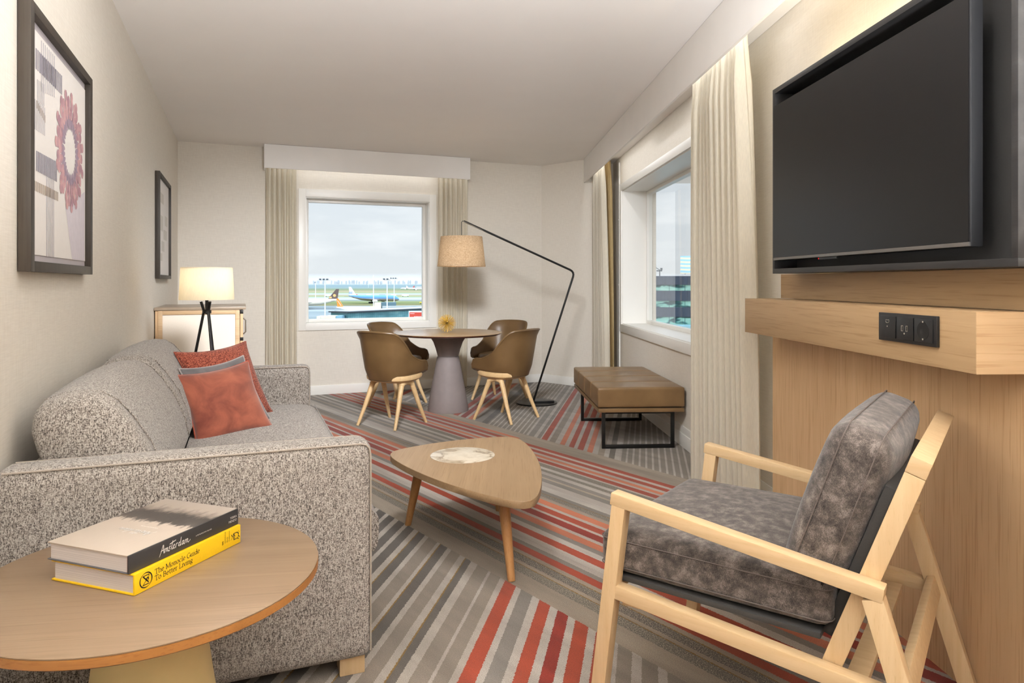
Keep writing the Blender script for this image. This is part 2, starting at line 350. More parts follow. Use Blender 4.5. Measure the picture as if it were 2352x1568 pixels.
# ------------------------------------------------------------------ mesh builder
class G:
    def __init__(self): self.bm = bmesh.new()
    def _mat(self, verts, m):
        if m is not None:
            for v in verts: v.co = m @ v.co
    def box(self, x0, x1, y0, y1, z0, z1, bevel=0.0, seg=2, m=None):
        r = bmesh.ops.create_cube(self.bm, size=1.0)
        vs = r['verts']
        for v in vs:
            v.co = Vector((x0+(v.co.x+.5)*(x1-x0), y0+(v.co.y+.5)*(y1-y0), z0+(v.co.z+.5)*(z1-z0)))
        if bevel > 0:
            es = list({e for v in vs for e in v.link_edges})
            r2 = bmesh.ops.bevel(self.bm, geom=es, offset=bevel, segments=seg, profile=0.6, affect='EDGES')
            vs = list({v for f in r2['faces'] for v in f.verts} | {v for v in vs if v.is_valid})
        self._mat(vs, m)
        return self
    def beam(self, p0, p1, w, d, up=(0, 0, 1), bevel=0.002, w1=None, d1=None):
        """bar from p0 to p1, w wide across (p1-p0)x up, d deep along up"""
        p0, p1 = Vector(p0), Vector(p1); ax = (p1-p0).normalized(); up = Vector(up)
        sx = ax.cross(up).normalized(); sy = sx.cross(ax).normalized()
        w1 = w if w1 is None else w1; d1 = d if d1 is None else d1
        vs = []
        for p, ww, dd in ((p0, w, d), (p1, w1, d1)):
            for a, b in ((-1, -1), (1, -1), (1, 1), (-1, 1)):
                vs.append(self.bm.verts.new(p+sx*a*ww/2+sy*b*dd/2))
        fs = [(3, 2, 1, 0), (4, 5, 6, 7)]+[(i, (i+1) % 4, 4+(i+1) % 4, 4+i) for i in range(4)]
        es = set()
        for f in fs:
            ff = self.bm.faces.new([vs[i] for i in f]); es |= set(ff.edges)
        if bevel > 0: bmesh.ops.bevel(self.bm, geom=list(es), offset=bevel, segments=2, profile=0.6, affect='EDGES')
        return self
    def loft(self, rings, cap0=True, cap1=True, closed=True, m=None):
        rows = [[self.bm.verts.new(Vector(p) if m is None else m @ Vector(p)) for p in r] for r in rings]
        n = len(rows[0])
        for a, b in zip(rows[:-1], rows[1:]):
            for i in range(n if closed else n-1):
                j = (i+1) % n
                try: self.bm.faces.new((a[i], a[j], b[j], b[i]))
                except ValueError: pass
        if closed and cap0: self.bm.faces.new(list(reversed(rows[0])))
        if closed and cap1: self.bm.faces.new(rows[-1])
        return self
    def lathe(self, prof, seg=40, m=None, cap0=True, cap1=True):
        return self.loft([[(r*math.cos(2*PI*i/seg), r*math.sin(2*PI*i/seg), z) for i in range(seg)] for r, z in prof], cap0, cap1, m=m)
    def tube(self, pts, r, seg=8, closed=False):
        pts = [Vector(p) for p in pts]; n = len(pts)
        rr = r if isinstance(r, (list, tuple)) else [r]*n
        rings = []; ref = None
        for i, p in enumerate(pts):
            a = pts[i-1] if (i > 0 or closed) else p; b = pts[(i+1) % n] if (i < n-1 or closed) else p
            t = (b-a).normalized()
            if ref is None:
                ref = t.cross(Vector((0, 0, 1)))
                if ref.length < 1e-3: ref = t.cross(Vector((0, 1, 0)))
                ref.normalize()
            ref = (ref-t*ref.dot(t)).normalized(); bi = t.cross(ref)
            rings.append([p+(ref*math.cos(2*PI*j/seg)+bi*math.sin(2*PI*j/seg))*rr[i] for j in range(seg)])
        if closed: rings.append(rings[0])
        return self.loft(rings, not closed, not closed)
    def prism(self, out, z0, z1, m=None, bevel=0.0, inset=0.0):
        rings = []
        if bevel > 0:
            n = len(out)
            cx = sum(p[0] for p in out)/n; cy = sum(p[1] for p in out)/n
            def ins(d): return [(p[0]+(cx-p[0])/max(1e-6, math.hypot(cx-p[0], cy-p[1]))*d, p[1]+(cy-p[1])/max(1e-6, math.hypot(cx-p[0], cy-p[1]))*d) for p in out]
            o1 = ins(bevel)
            rings = [[(p[0], p[1], z0) for p in o1], [(p[0], p[1], z0+bevel) for p in out], [(p[0], p[1], z1-bevel) for p in out], [(p[0], p[1], z1) for p in o1]]
            if inset > 0:
                o2 = ins(inset); rings[0] = [(p[0], p[1], z0) for p in o2]
        else:
            o0 = out
            rings = [[(p[0], p[1], z0) for p in o0], [(p[0], p[1], z1) for p in out]]
        return self.loft(rings, m=m)
    def soft(self, c, size, r, n=10, bulge=(0, 0, 0), m=None):
        """rounded, slightly stuffed box centred at c"""
        hx, hy, hz = size[0]/2, size[1]/2, size[2]/2
        cache = {}
        def vert(i, j, kk):
            key = (i, j, kk)
            if key in cache: return cache[key]
            u = [math.sin((2*q/n-1)*PI/2*0.92)/math.sin(PI/2*0.92) for q in key]
            p = Vector((u[0]*hx, u[1]*hy, u[2]*hz))
            q = Vector((max(-(hx-r), min(hx-r, p.x)), max(-(hy-r), min(hy-r, p.y)), max(-(hz-r), min(hz-r, p.z))))
            d = p-q
            if d.length > 1e-9: p = q+d.normalized()*r
            p.x += (1 if u[0] > 0 else -1)*abs(u[0])*bulge[0]*(1-u[1]**2)*(1-u[2]**2)
            p.y += (1 if u[1] > 0 else -1)*abs(u[1])*bulge[1]*(1-u[0]**2)*(1-u[2]**2)
            p.z += (1 if u[2] > 0 else -1)*abs(u[2])*bulge[2]*(1-u[0]**2)*(1-u[1]**2)
            p += Vector(c)
            if m is not None: p = m @ p
            cache[key] = self.bm.verts.new(p); return cache[key]
        for a in range(n):
            for b in range(n):
                for side in (0, n):
                    for q in ([(a, b, side), (a+1, b, side), (a+1, b+1, side), (a, b+1, side)],
                              [(a, side, b), (a+1, side, b), (a+1, side, b+1), (a, side, b+1)],
                              [(side, a, b), (side, a+1, b), (side, a+1, b+1), (side, a, b+1)]):
                        try: self.bm.faces.new([vert(*w) for w in q])
                        except ValueError: pass
        return self
    def poly(self, pts):
        self.bm.faces.new([self.bm.verts.new(Vector(p)) for p in pts]); return self
    def mesh(self, name, mat, sharp=38, smooth=True, recalc=True):
        if recalc: bmesh.ops.recalc_face_normals(self.bm, faces=self.bm.faces[:])
        for f in self.bm.faces: f.smooth = smooth
        if smooth:
            lim = R(sharp)
            for e in self.bm.edges:
                if len(e.link_faces) == 2 and e.calc_face_angle(0) > lim: e.smooth = False
        me = bpy.data.meshes.new(name); self.bm.to_mesh(me); self.bm.free()
        if mat is not None: me.materials.append(mat)
        return me
    def part(self, name, mat, parent=None, **kw):
        o = bpy.data.objects.new(name, self.mesh(name, mat, **kw)); COL.objects.link(o)
        if parent is not None: o.parent = parent
        return o

def tag(o, label, cat, group=None):
    o['label'] = label; o['category'] = cat
    if group: o['group'] = group
    return o
def thing(name, label, cat, loc=(0, 0, 0), rz=0.0, group=None):
    o = bpy.data.objects.new(name, None); COL.objects.link(o)
    o.location = loc; o.rotation_euler = (0, 0, rz); o.empty_display_size = 0.1
    return tag(o, label, cat, group)
def struct(o):
    o['kind'] = 'structure'; return o
def dup(root, loc, rz, label, group=None):
    c = root.copy(); COL.objects.link(c); c.location = loc; c.rotation_euler = (0, 0, rz)
    c['label'] = label
    if group: c['group'] = group
    for ch in list(root.children):
        d = ch.copy(); COL.objects.link(d); d.parent = c
        for g in list(ch.children):
            e = g.copy(); COL.objects.link(e); e.parent = d
    return c
def at(o, loc, rz=0.0):
    o.location = loc; o.rotation_euler = (0, 0, rz); return o

# ================================================================== room shell
H = 2.67
def mat_frame(ang): return Matrix.Rotation(ang, 4, 'Z')
MA, MB_ = mat_frame(ANG_A), mat_frame(ANG_B)
S_L, T_W = -0.62, 7.765
C1 = A(S_L, T_W); C2 = A(3.44, T_W)
# diagonal corner wall runs from C2 to the right wall
dd = Vector((0.743, -0.669, 0)); ang_d = math.atan2(dd.y, dd.x)
bn = Vector((math.cos(ANG_B), math.sin(ANG_B), 0))
tt = (1.55-C2.dot(bn))/dd.dot(bn); C3 = C2+dd*tt
T3 = C3.dot(Vector((-math.sin(ANG_B), math.cos(ANG_B), 0)))

g = G(); g.poly([(-4, -4, 0), (5, -4, 0), (5, 10, 0), (-6, 10, 0)]); struct(g.part('floor', M['carpet']))
g = G(); g.box(-6, 5, -4, 10, H, H+0.2); struct(g.part('ceiling', M['ceiling']))
g = G(); g.box(S_L-0.3, S_L, 0.3, T_W+0.3, 0, H)
at(struct(g.part('wall_left', M['wall'])), (0, 0, 0), ANG_A)
# window wall: opening s .635-2.015, z .778-2.16
def wall_with_hole(name, ang, fixed, axis, lo, hi, h0, h1, z0, z1, depth=0.30):
    g = G()
    def bx(a0, a1, zz0, zz1):
        if axis == 's': g.box(a0, a1, fixed, fixed+depth, zz0, zz1)
        else: g.box(fixed, fixed+depth, a0, a1, zz0, zz1)
    bx(lo, h0, 0, H); bx(h1, hi, 0, H); bx(h0, h1, 0, z0); bx(h0, h1, z1, H)
    return at(struct(g.part(name, M['wall'])), (0, 0, 0), ang)
wall_with_hole('wall_back', ANG_A, T_W, 's', S_L-0.3, 3.44, 0.635, 2.015, 0.778, 2.16, 0.26)
wall_with_hole('wall_right', ANG_B, 1.55, 't', -3.4, T3, 4.15, 7.205, 0.787, 2.20, 0.36)
g = G(); L = (C3-C2).length; g.box(-0.15, L+0.15, 0, 0.3, 0, H)
at(struct(g.part('wall_corner', M['wall'])), C2, ang_d)
# the part of the suite behind the photographer
g = G(); g.box(-2.6, 2.2, -3.3, -3.0, 0, H); struct(g.part('wall_rear', M['wall']))
pl = A(S_L-0.3, 0.3)
g = G(); g.box(-2.9, -2.6, -3.3, pl.y, 0, H); struct(g.part('wall_rear_left', M['wall']))
g = G(); g.box(-2.9, pl.x+0.31, pl.y+0.10, pl.y+0.3, 0, H); struct(g.part('wall_return', M['wall']))

# baseboards
BH, BD = 0.10, 0.014
g = G(); g.box(S_L, S_L+BD, 0.35, T_W, 0, BH, 0.003); at(struct(g.part('baseboard_left', M['trim'])), (0, 0, 0), ANG_A)
g = G(); g.box(S_L, 3.45, T_W-BD, T_W, 0, BH, 0.003); at(struct(g.part('baseboard_back', M['trim'])), (0, 0, 0), ANG_A)
g = G(); g.box(0, L, -BD, 0, 0, BH, 0.003); at(struct(g.part('baseboard_corner', M['trim'])), C2, ang_d)
g = G(); g.box(1.55-BD, 1.55, 3.36, T3, 0, BH, 0.003); g.box(1.55-BD*0.6, 1.55, 3.36, T3, BH, BH+0.055, 0.003)
at(struct(g.part('baseboard_right', M['trim'])), (0, 0, 0), ANG_B)

# windows: casing, reveal lining, frame, pane
def window(name, ang, fixed, axis, a0, a1, z0, z1, o0, o1, y0, y1, depth, sill=0.0):
    root = bpy.data.objects.new(name, None); COL.objects.link(root); root.rotation_euler = (0, 0, ang); struct(root)
    def bx(g, p0, p1, q0, q1, zz0, zz1, b=0.0):   # p along the wall, q through the wall
        if axis == 's': g.box(p0, p1, q0, q1, zz0, zz1, b)
        else: g.box(q0, q1, p0, p1, zz0, zz1, b)
    g = G(); c0, c1 = fixed-0.018, fixed
    bx(g, o0, a0, c0, c1, y0, y1, 0.002); bx(g, a1, o1, c0, c1, y0, y1, 0.002)
    bx(g, a0, a1, c0, c1, z1, y1, 0.002); bx(g, a0, a1, c0-sill, c1, y0, z0, 0.002)
    g.part('window_casing', M['trim'], root)
    g = G(); q0, q1, w = fixed, fixed+depth, 0.008
    bx(g, a0, a0+w, q0, q1, z0, z1); bx(g, a1-w, a1, q0, q1, z0, z1); bx(g, a0, a1, q0, q1, z0, z0+w); bx(g, a0, a1, q0, q1, z1-w, z1)
    g.part('window_reveal', M['trim'], root)
    g = G(); f0, f1, fw = fixed+depth-0.06, fixed+depth, 0.035
    bx(g, a0+w, a0+w+fw, f0, f1, z0+w, z1-w, 0.004); bx(g, a1-w-fw, a1-w, f0, f1, z0+w, z1-w, 0.004)
    bx(g, a0+w+fw, a1-w-fw, f0, f1, z0+w, z0+w+fw, 0.004); bx(g, a0+w+fw, a1-w-fw, f0, f1, z1-w-fw, z1-w, 0.004)
    g.part('window_frame', M['trim'], root)
    g = G()
    e0, e1, d0 = a0+w+fw, a1-w-fw, fixed+depth-0.035
    if axis == 's': g.poly([(e0, d0, z0+w+fw), (e1, d0, z0+w+fw), (e1, d0, z1-w-fw), (e0, d0, z1-w-fw)])
    else: g.poly([(d0, e0, z0+w+fw), (d0, e1, z0+w+fw), (d0, e1, z1-w-fw), (d0, e0, z1-w-fw)])
    g.part('window_pane', M['glass'], root)
    return root
window('window_1', ANG_A, T_W, 's', 0.635, 2.015, 0.778, 2.16, 0.56, 2.095, 0.705, 2.245, 0.20)
w2 = window('window_2', ANG_B, 1.55, 't', 4.15, 7.205, 0.787, 2.20, 4.07, 7.27, 0.705, 2.272, 0.31)
g = G(); g.box(1.535, 1.549, 7.315, 7.345, 0.10, 2.52, 0.002)
for z in (0.5, 1.2, 1.9): g.box(1.531, 1.536, 7.326, 7.334, z, z+0.008)
g.part('blind_guide_rail', M['trim'], w2)

# pelmets above the windows
p = thing('curtain_pelmet', 'white boxed pelmet on the far wall above the small square window', 'pelmet', (0, 0, 0), ANG_A)
g = G(); g.box(0.206, 2.45, T_W-0.2, T_W-0.18, 2.42, 2.668, 0.002); g.box(0.206, 0.226, T_W-0.18, T_W-0.001, 2.42, 2.668); g.box(2.43, 2.45, T_W-0.18, T_W-0.001, 2.42, 2.668)
g.part('fascia', M['pelmet'], p)
g = G(); g.box(0.24, 2.42, T_W-0.12, T_W-0.09, 2.57, 2.59); g.part('curtain_track', M['trim'], p)
p = thing('curtain_pelmet', 'long white pelmet along the right wall above the larger window', 'pelmet', (0, 0, 0), ANG_B)
g = G(); g.box(1.258, 1.276, -2.9, 7.985, 2.395, 2.668, 0.002); g.part('fascia', M['pelmet'], p)
g = G(); g.box(1.277, 1.548, -2.9, 7.75, 2.575, 2.668); g.part('soffit', M['ceiling'], p)
g = G()
for s0 in (1.33, 1.43): g.box(s0, s0+0.022, 3.2, 7.72, 2.555, 2.5745); g.box(s0+0.004, s0+0.018, 3.2, 7.72, 2.553, 2.556)
g.part('curtain_track', M['trim'], p)
g = G(); g.box(1.335, 1.347, 4.9, 5.9, 2.535, 2.554); g.part('track_motor', M['trim'], p)

# ================================================================== curtains
def curtain(name, label, ang, along, s_or_t, a0, a1, z0, z1, folds, amp, seed, mat, b0=None, b1=None, lean0=0.0, lean1=0.0, group=None):
    """hanging cloth: runs a0..a1 at the top and b0..b1 at the hem; lean moves the hem's two ends out of plane"""
    rnd = random.Random(seed)
    b0 = a0 if b0 is None else b0; b1 = a1 if b1 is None else b1
    nu, nv = folds*12, 26
    ph = [rnd.uniform(-0.5, 0.5) for _ in range(folds+2)]; am = [rnd.uniform(0.6, 1.15) for _ in range(folds+2)]
    rows = []
    for j in range(nv+1):
        v = j/nv; z = z1+(z0-z1)*v; row = []
        e = v**0.8
        for i in range(nu+1):
            u = i/nu; kf = u*folds; q = int(kf); fr = kf-q
            pa = ph[q]*(1-fr)+ph[q+1]*fr; aa = am[q]*(1-fr)+am[q+1]*fr
            head = 0.45+0.55*min(1, v*9)
            off = amp*aa*head*math.sin(2*PI*kf+pa+0.5*math.sin(v*3+q))+amp*0.28*math.sin(4*PI*kf+1.7*pa+v*2.2)*head
            if v < 0.06: off += amp*0.35*math.sin(6*PI*kf)*(1-v/0.06)
            x0 = a0+(a1-a0)*u; x1 = b0+(b1-b0)*u
            x = x0+(x1-x0)*e+0.006*math.sin(2*PI*kf*1.0+1+v*2)
            y = s_or_t+off+(lean0*(1-u)+lean1*u)*e
            row.append((x, y, z) if along == 's' else (y, x, z))
        rows.append(row)
    g = G(); g.loft(rows, closed=False)
    o = g.part(name, mat, recalc=False, sharp=180)
    at(tag(o, label, 'curtain', group), (0, 0, 0), ang)
    return o
curtain('sheer_curtain', 'cream sheer curtain left of the square far window', ANG_A, 's', 7.665, 0.222, 0.525, 0.012, 2.565, 6, 0.026, 3, M['sheer'], 0.222, 0.535)
curtain('sheer_curtain', 'cream sheer curtain right of the square far window, behind the hanging shade', ANG_A, 's', 7.665, 2.09, 2.44, 0.012, 2.565, 6, 0.026, 5, M['sheer'], 2.095, 2.44)
curtain('sheer_curtain', 'tall cream sheer curtain between the large right window and the television', ANG_B, 't', 1.36, 3.43, 4.175, 0.012, 2.55, 11, 0.040, 9, M['sheer'], 3.40, 4.18, 0.06, 0.0)
curtain('sheer_curtain', 'narrow cream sheer curtain beyond the large right window near the corner', ANG_B, 't', 1.345, 7.24, 7.80, 0.012, 2.55, 7, 0.026, 12, M['sheer'], 6.98, 7.80, 0.02, 0.0)
curtain('lining_curtain', 'tan lining curtain folded behind the sheer beside the window corner', ANG_B, 't', 1.445, 7.36, 7.70, 0.012, 2.55, 4, 0.022, 14, M['blackout'], 7.18, 7.68)

# ================================================================== pictures on the left wall
def stripe_block(lst):
    """vertical bars (t0, t1, ztop0, ztop1, zbot0, zbot1, count, fill)"""
    g = G()
    for t0, t1, za, zb, zc, zd, n, fill in lst:
        st = (t1-t0)/n
        for i in range(n):
            u = (i+0.5)/n; a = t0+st*i; b = a+st*fill
            top = za+(zb-za)*u; bot = zc+(zd-zc)*u
            g.box(S_L+0.0171, S_L+0.0178, a, b, bot, top)
    return g
def framed(label, t0, t1, z0, z1, fw, depth):
    p = thing('framed_print', label, 'picture', (0, 0, 0), ANG_A)
    g = G(); s0, s1 = S_L+0.002, S_L+depth
    g.box(s0, s1, t0, t0+fw, z0, z1, 0.0015); g.box(s0, s1, t1-fw, t1, z0, z1, 0.0015)
    g.box(s0, s1, t0+fw, t1-fw, z0, z0+fw*0.8, 0.0015); g.box(s0, s1, t0+fw, t1-fw, z1-fw*0.8, z1, 0.0015)
    g.part('frame', M['dark_frame'], p)
    g = G(); g.box(s0, S_L+0.014, t0+fw, t1-fw, z0+fw*0.8, z1-fw*0.8); g.part('mount', M['passe'], p)
    return p
p = framed('large dark framed print with striped bars and a rosy petal ring', 2.41, 3.305, 1.262, 2.075, 0.040, 0.036)
g = G(); g.box(S_L+0.0141, S_L+0.0165, 2.453, 3.262, 1.316, 2.018); pr = g.part('print', M['paper'], p)
stripe_block([(2.60, 2.785, 2.006, 2.006, 1.841, 1.867, 8, 0.3), (2.554, 2.646, 1.868, 1.874, 1.799, 1.802, 6, 0.3),
              (2.511, 2.655, 1.80, 1.80, 1.706, 1.708, 9, 0.32), (2.665, 2.771, 1.579, 1.578, 1.315, 1.316, 6, 0.3)]).part('thin_bars', M['ink_grey'], pr)
stripe_block([(2.539, 2.881, 1.962, 1.968, 1.897, 1.900, 17, 0.5), (2.59, 2.792, 1.9605, 1.965, 1.899, 1.901, 10, 0.92)]).part('dark_bars', M['ink_dark'], pr)
stripe_block([(2.545, 2.806, 1.642, 1.649, 1.58, 1.579, 14, 0.6)]).part('dark_bars', M['ink_dark'], pr)
stripe_block([(2.477, 2.825, 1.546, 1.545, 1.515, 1.514, 17, 0.55), (2.655, 2.766, 1.5462, 1.5452, 1.5148, 1.5142, 8, 0.9)]).part('brown_bars', M['ink_brown'], pr)
stripe_block([(2.545, 2.655, 1.802, 1.774, 1.778, 1.75, 7, 0.6)]).part('brown_bars', M['ink_brown'], pr)
g = G(); g.poly([(S_L+0.0168, 2.93, 1.50), (S_L+0.0168, 3.25, 1.60), (S_L+0.0168, 3.25, 1.317), (S_L+0.0168, 3.03, 1.317)]); g.part('lilac_wedge', M['ink_lilac'], pr)  # lilac triangle printed in the artwork
g, g2 = G(), G()
rp = random.Random(4)
for ring, (rr, n, pl_, pw) in enumerate(((0.112, 30, 0.062, 0.0125), (0.146, 28, 0.056, 0.0165), (0.180, 26, 0.054, 0.0195), (0.206, 15, 0.044, 0.019))):
    for i in range(n):
        a = 2*PI*(i+0.5*ring+rp.uniform(-.15, .15))/n
        ca, sa = math.cos(a), math.sin(a); pts = []
        for q in range(10):
            b = 2*PI*q/10
            u = rr+math.cos(b)*pl_*0.5; w = math.sin(b)*pw*(1+0.25*math.cos(b))
            y, z = 3.0+u*ca-w*sa, 1.718+u*sa+w*ca
            pts.append((S_L+0.0172+0.0002*ring, min(y, 3.258), z))
        (g2 if ring == 0 else g).poly(pts)
g.part('petals', M['petal'], pr); g2.part('inner_petals', M['petal_dark'], pr)
p = framed('narrow dark framed print beyond the large one, above the cabinet', 5.81, 6.70, 1.258, 2.075, 0.036, 0.034)
g = G(); g.box(S_L+0.0141, S_L+0.0165, 5.85, 6.66, 1.29, 2.045); pr = g.part('print', M['paper'], p)
g = G()
for t0, t1, z0, z1 in ((5.95, 6.25, 1.86, 1.94), (6.0, 6.2, 1.64, 1.76), (6.1, 6.3, 1.48, 1.56), (6.25, 6.5, 1.58, 1.66), (6.0, 6.15, 1.40, 1.46), (6.35, 6.55, 1.70, 1.78)):
    g.box(S_L+0.0171, S_L+0.0176, t0, t1, z0, z1)
g.part('pale_blocks', M['ink_faint'], pr)

# ================================================================== sofa (local x = out from the wall, y = along it)
sofa = thing('sofa', 'beige flecked tweed sofa bed along the left wall', 'sofa', (0, 0, 0), ANG_A)
g = G(); g.box(-0.585, 0.365, 2.285, 4.255, 0.085, 0.335, 0.012); g.part('base', M['tweed'], sofa)
def arm(y0, y1):
    g = G(); g.soft((-0.118, (y0+y1)/2, 0.395), (0.992, y1-y0, 0.675), 0.034, 14, (0.003, 0.003, 0.004)); return g
a1 = arm(2.152, 2.284); arm1 = a1.part('armrest', M['tweed'], sofa)
a2 = arm(4.256, 4.388); arm2 = a2.part('armrest', M['tweed'], sofa)
for ar, (y0, y1) in ((arm1, (2.152, 2.284)), (arm2, (4.256, 4.388))):
    for yy in (y0+0.006, y1-0.006):
        pts = [(0.372, yy, 0.08)]+[(0.372, yy, 0.08+0.6*i/6) for i in range(1, 7)]+[(0.372-0.030*(1-math.cos(a)), yy, 0.697+0.030*math.sin(a)) for a in (PI/6, PI/3, PI/2)]
        pts += [(0.342-0.93*i/6, yy, 0.7275) for i in range(1, 7)]
        g = G(); g.tube(pts, 0.0030, 6); g.part('piping', M['piping'], ar)
g = G(); g.soft((-0.535, 3.27, 0.40), (0.09, 1.97, 0.62), 0.03, 10); g.part('back_frame', M['tweed'], sofa)
for y0, y1, zt in ((2.292, 3.268, 0.0), (3.275, 4.25, 0.012)):
    g = G()
    prof = [(-0.235, 0.512), (-0.216, 0.57), (-0.228, 0.64), (-0.264, 0.735), (-0.312, 0.815), (-0.355, 0.868), (-0.395, 0.894), (-0.44, 0.900), (-0.49, 0.893), (-0.535, 0.877), (-0.558, 0.850), (-0.565, 0.80), (-0.55, 0.74), (-0.50, 0.62), (-0.45, 0.512)]
    n = 22; rings = []
    cx, cz = -0.40, 0.70
    for i in range(n+1):
        v = 2*i/n-1; y = (y0+y1)/2+math.copysign(1-(1-abs(v))**1.6, v)*(y1-y0)/2
        e = min(1.0, (1-abs(v))*4); kk = 0.84+0.16*math.sin(e*PI/2); hp = 0.022*(1-v*v)
        rings.append([(cx+(x-cx)*kk, y, max(0.512, cz+(z-cz)*kk+(hp+zt)*max(0, (z-0.6)/0.3))) for x, z in prof])
    g.loft(rings); bc = g.part('back_cushion', M['tweed'], sofa, sharp=60)
    for v in (-0.86, 0.86):
        g = G(); y = (y0+y1)/2+v*(y1-y0)/2
        g.tube([(x+0.0035*(1 if x > -0.45 else -1), y, z+0.010+zt*0.8) for x, z in prof[1:10]], 0.0022, 6)
        g.part('seam', M['tweed'], bc)
g = G()
prof = [(-0.23, 0.345), (0.36, 0.342), (0.405, 0.338), (0.418, 0.36), (0.422, 0.42), (0.42, 0.462), (0.392, 0.498), (0.352, 0.516), (0.28, 0.522), (0.05, 0.525), (-0.23, 0.512)]
rings = []
for i in range(25):
    v = 2*i/24-1; y = 3.27+v*0.983; hp = 0.014*(1-v**6)
    rings.append([(x, y, z+(hp-0.014)*(1 if z > 0.45 else 0)) for x, z in prof])
g.loft(rings); sc = g.part('seat_cushion', M['tweed'], sofa, sharp=60)
g = G(); g.tube([(0.398, 2.30+1.94*i/10, 0.4995) for i in range(11)], 0.0025, 6); g.part('seam', M['tweed'], sc)
for x in (-0.50, 0.281):
    for y in (2.184, 4.28):
        g = G(); g.box(x, x+0.077, y, y+0.077, 0.0005, 0.058, 0.002); g.part('foot', M['beech_z'], sofa)

# ------------------------------------------------------------------ cushions on the sofa
def pillow(name, label, cen, ax, ay, L, T, mat, pmat, pipe=True):
    ax = Vector(ax).normalized(); ay = Vector(ay); ay = (ay-ax*ay.dot(ax)).normalized(); az = ax.cross(ay)
    m = Matrix((ax, ay, az)).transposed()
    o = thing(name, label, 'cushion'); o.location = A(*cen)
    o.rotation_euler = (mat_frame(ANG_A).to_3x3() @ m).to_euler()
    n = 26; h = L/2
    def pos(u, v, sgn):
        px = h*u*(1-0.12*(1-v*v)*u*u); py = h*v*(1-0.12*(1-u*u)*v*v)
        th = T/2*(max(0, (1-u*u))*max(0, (1-v*v)))**0.42
        th *= 1+0.12*mnoise.noise(Vector((u*1.6+cen[1]*3, v*1.6, sgn)))
        return (px, py, sgn*th)
    g = G(); top = {}; bot = {}
    S = [math.sin((2*i/n-1)*PI/2) for i in range(n+1)]
    for i in range(n+1):
        for j in range(n+1):
            top[i, j] = g.bm.verts.new(pos(S[i], S[j], 1))
            bot[i, j] = top[i, j] if i in (0, n) or j in (0, n) else g.bm.verts.new(pos(S[i], S[j], -1))
    for i in range(n):
        for j in range(n):
            g.bm.faces.new((top[i, j], top[i+1, j], top[i+1, j+1], top[i, j+1]))
            try: g.bm.faces.new((bot[i, j], bot[i, j+1], bot[i+1, j+1], bot[i+1, j]))
            except ValueError: pass
    g.part('cover', mat, o, sharp=180)
    if pipe:
        loop = [pos(S[i], -1, 1) for i in range(n)]+[pos(1, S[j], 1) for j in range(n)]+[pos(S[n-i], 1, 1) for i in range(n)]+[pos(-1, S[n-j], 1) for j in range(n)]
        g = G(); g.tube(loop, 0.0045, 6, True); g.part('piping', pmat, o)
    return o
pillow('throw_cushion', 'rust velvet cushion in front of the sofa cushion stack', (-0.085, 3.592, 0.648), (.298, .150, .033), (-.102, .14, .287), 0.378, 0.12, M['rust_velvet'], M['rust_piping'])
pillow('throw_cushion', 'grey velvet cushion between the two red ones', (-0.078, 3.725, 0.665), (.267, .207, .028), (-.121, .117, .295), 0.37, 0.10, M['grey_velvet'], M['grey_piping'])
pillow('throw_cushion', 'dark red woven cushion at the back of the stack', (-0.088, 3.92, 0.698), (.317, .241, .022), (-.128, .135, .355), 0.425, 0.15, M['red_weave'], M['red_weave'])

# ================================================================== round side tables
def side_table(label, cen, rz):
    t = thing('side_table', label, 'side table', (cen.x, cen.y, 0), rz)
    RT = 0.365
    g = G(); g.lathe([(RT-0.001, 0.567), (RT-0.0005, 0.5695), (RT-0.003, 0.5705)], 96); g.part('table_top', M['oak_side'], t)
    g = G(); g.lathe([(RT-0.04, 0.544), (RT-0.004, 0.5465), (RT, 0.550), (RT, 0.5665)], 96); g.part('table_edge', M['oak_edge'], t)
    g = G(); g.lathe([(0.178, 0.0), (0.18, 0.004), (0.172, 0.05), (0.150, 0.18), (0.128, 0.32), (0.115, 0.42), (0.112, 0.50), (0.118, 0.535), (0.13, 0.5445)], 64); g.part('pedestal', M['cream_base'], t)
    return t
side_table('round oak side table with cream pedestal in the near left corner', A(-0.193, 1.757), R(8))
side_table('round oak side table hidden behind the far sofa arm, under the table lamp', A(-0.214, 4.775), R(8))

# ------------------------------------------------------------------ books
def nib(strokes, m, w=0.05, ang=35, z=0.0):
    """broad-nib pen strokes in the plane of matrix m"""
    g = G(); a = R(ang); n = Vector((math.cos(a), math.sin(a), 0))*w/2; n2 = Vector((-math.sin(a), math.cos(a), 0))*w*0.17
    for st in strokes:
        pts = [Vector((x, y, z)) for x, y in st]
        for p0, p1 in zip(pts[:-1], pts[1:]):
            hull = [p0+n+n2, p0+n-n2, p0-n-n2, p0-n+n2, p1+n+n2, p1+n-n2, p1-n-n2, p1-n+n2]
            c = sum(hull, Vector())/8
            # convex hull in 2-D
            P2 = sorted({(round(h.x, 6), round(h.y, 6)) for h in hull})
            def half(ps):
                o = []
                for q in ps:
                    while len(o) > 1 and (o[-1][0]-o[-2][0])*(q[1]-o[-2][1])-(o[-1][1]-o[-2][1])*(q[0]-o[-2][0]) <= 0: o.pop()
                    o.append(q)
                return o
            hu = half(P2)[:-1]+half(P2[::-1])[:-1]
            g.poly([m @ Vector((x, y, z)) for x, y in hu])
    return g
def arc(cx, cy, rx, ry, a0, a1, n=10):
    return [(cx+rx*math.cos(R(a0+(a1-a0)*i/n)), cy+ry*math.sin(R(a0+(a1-a0)*i/n))) for i in range(n+1)]
def sf(x, y, w=0.075): return [(x-w, y), (x+w, y)]
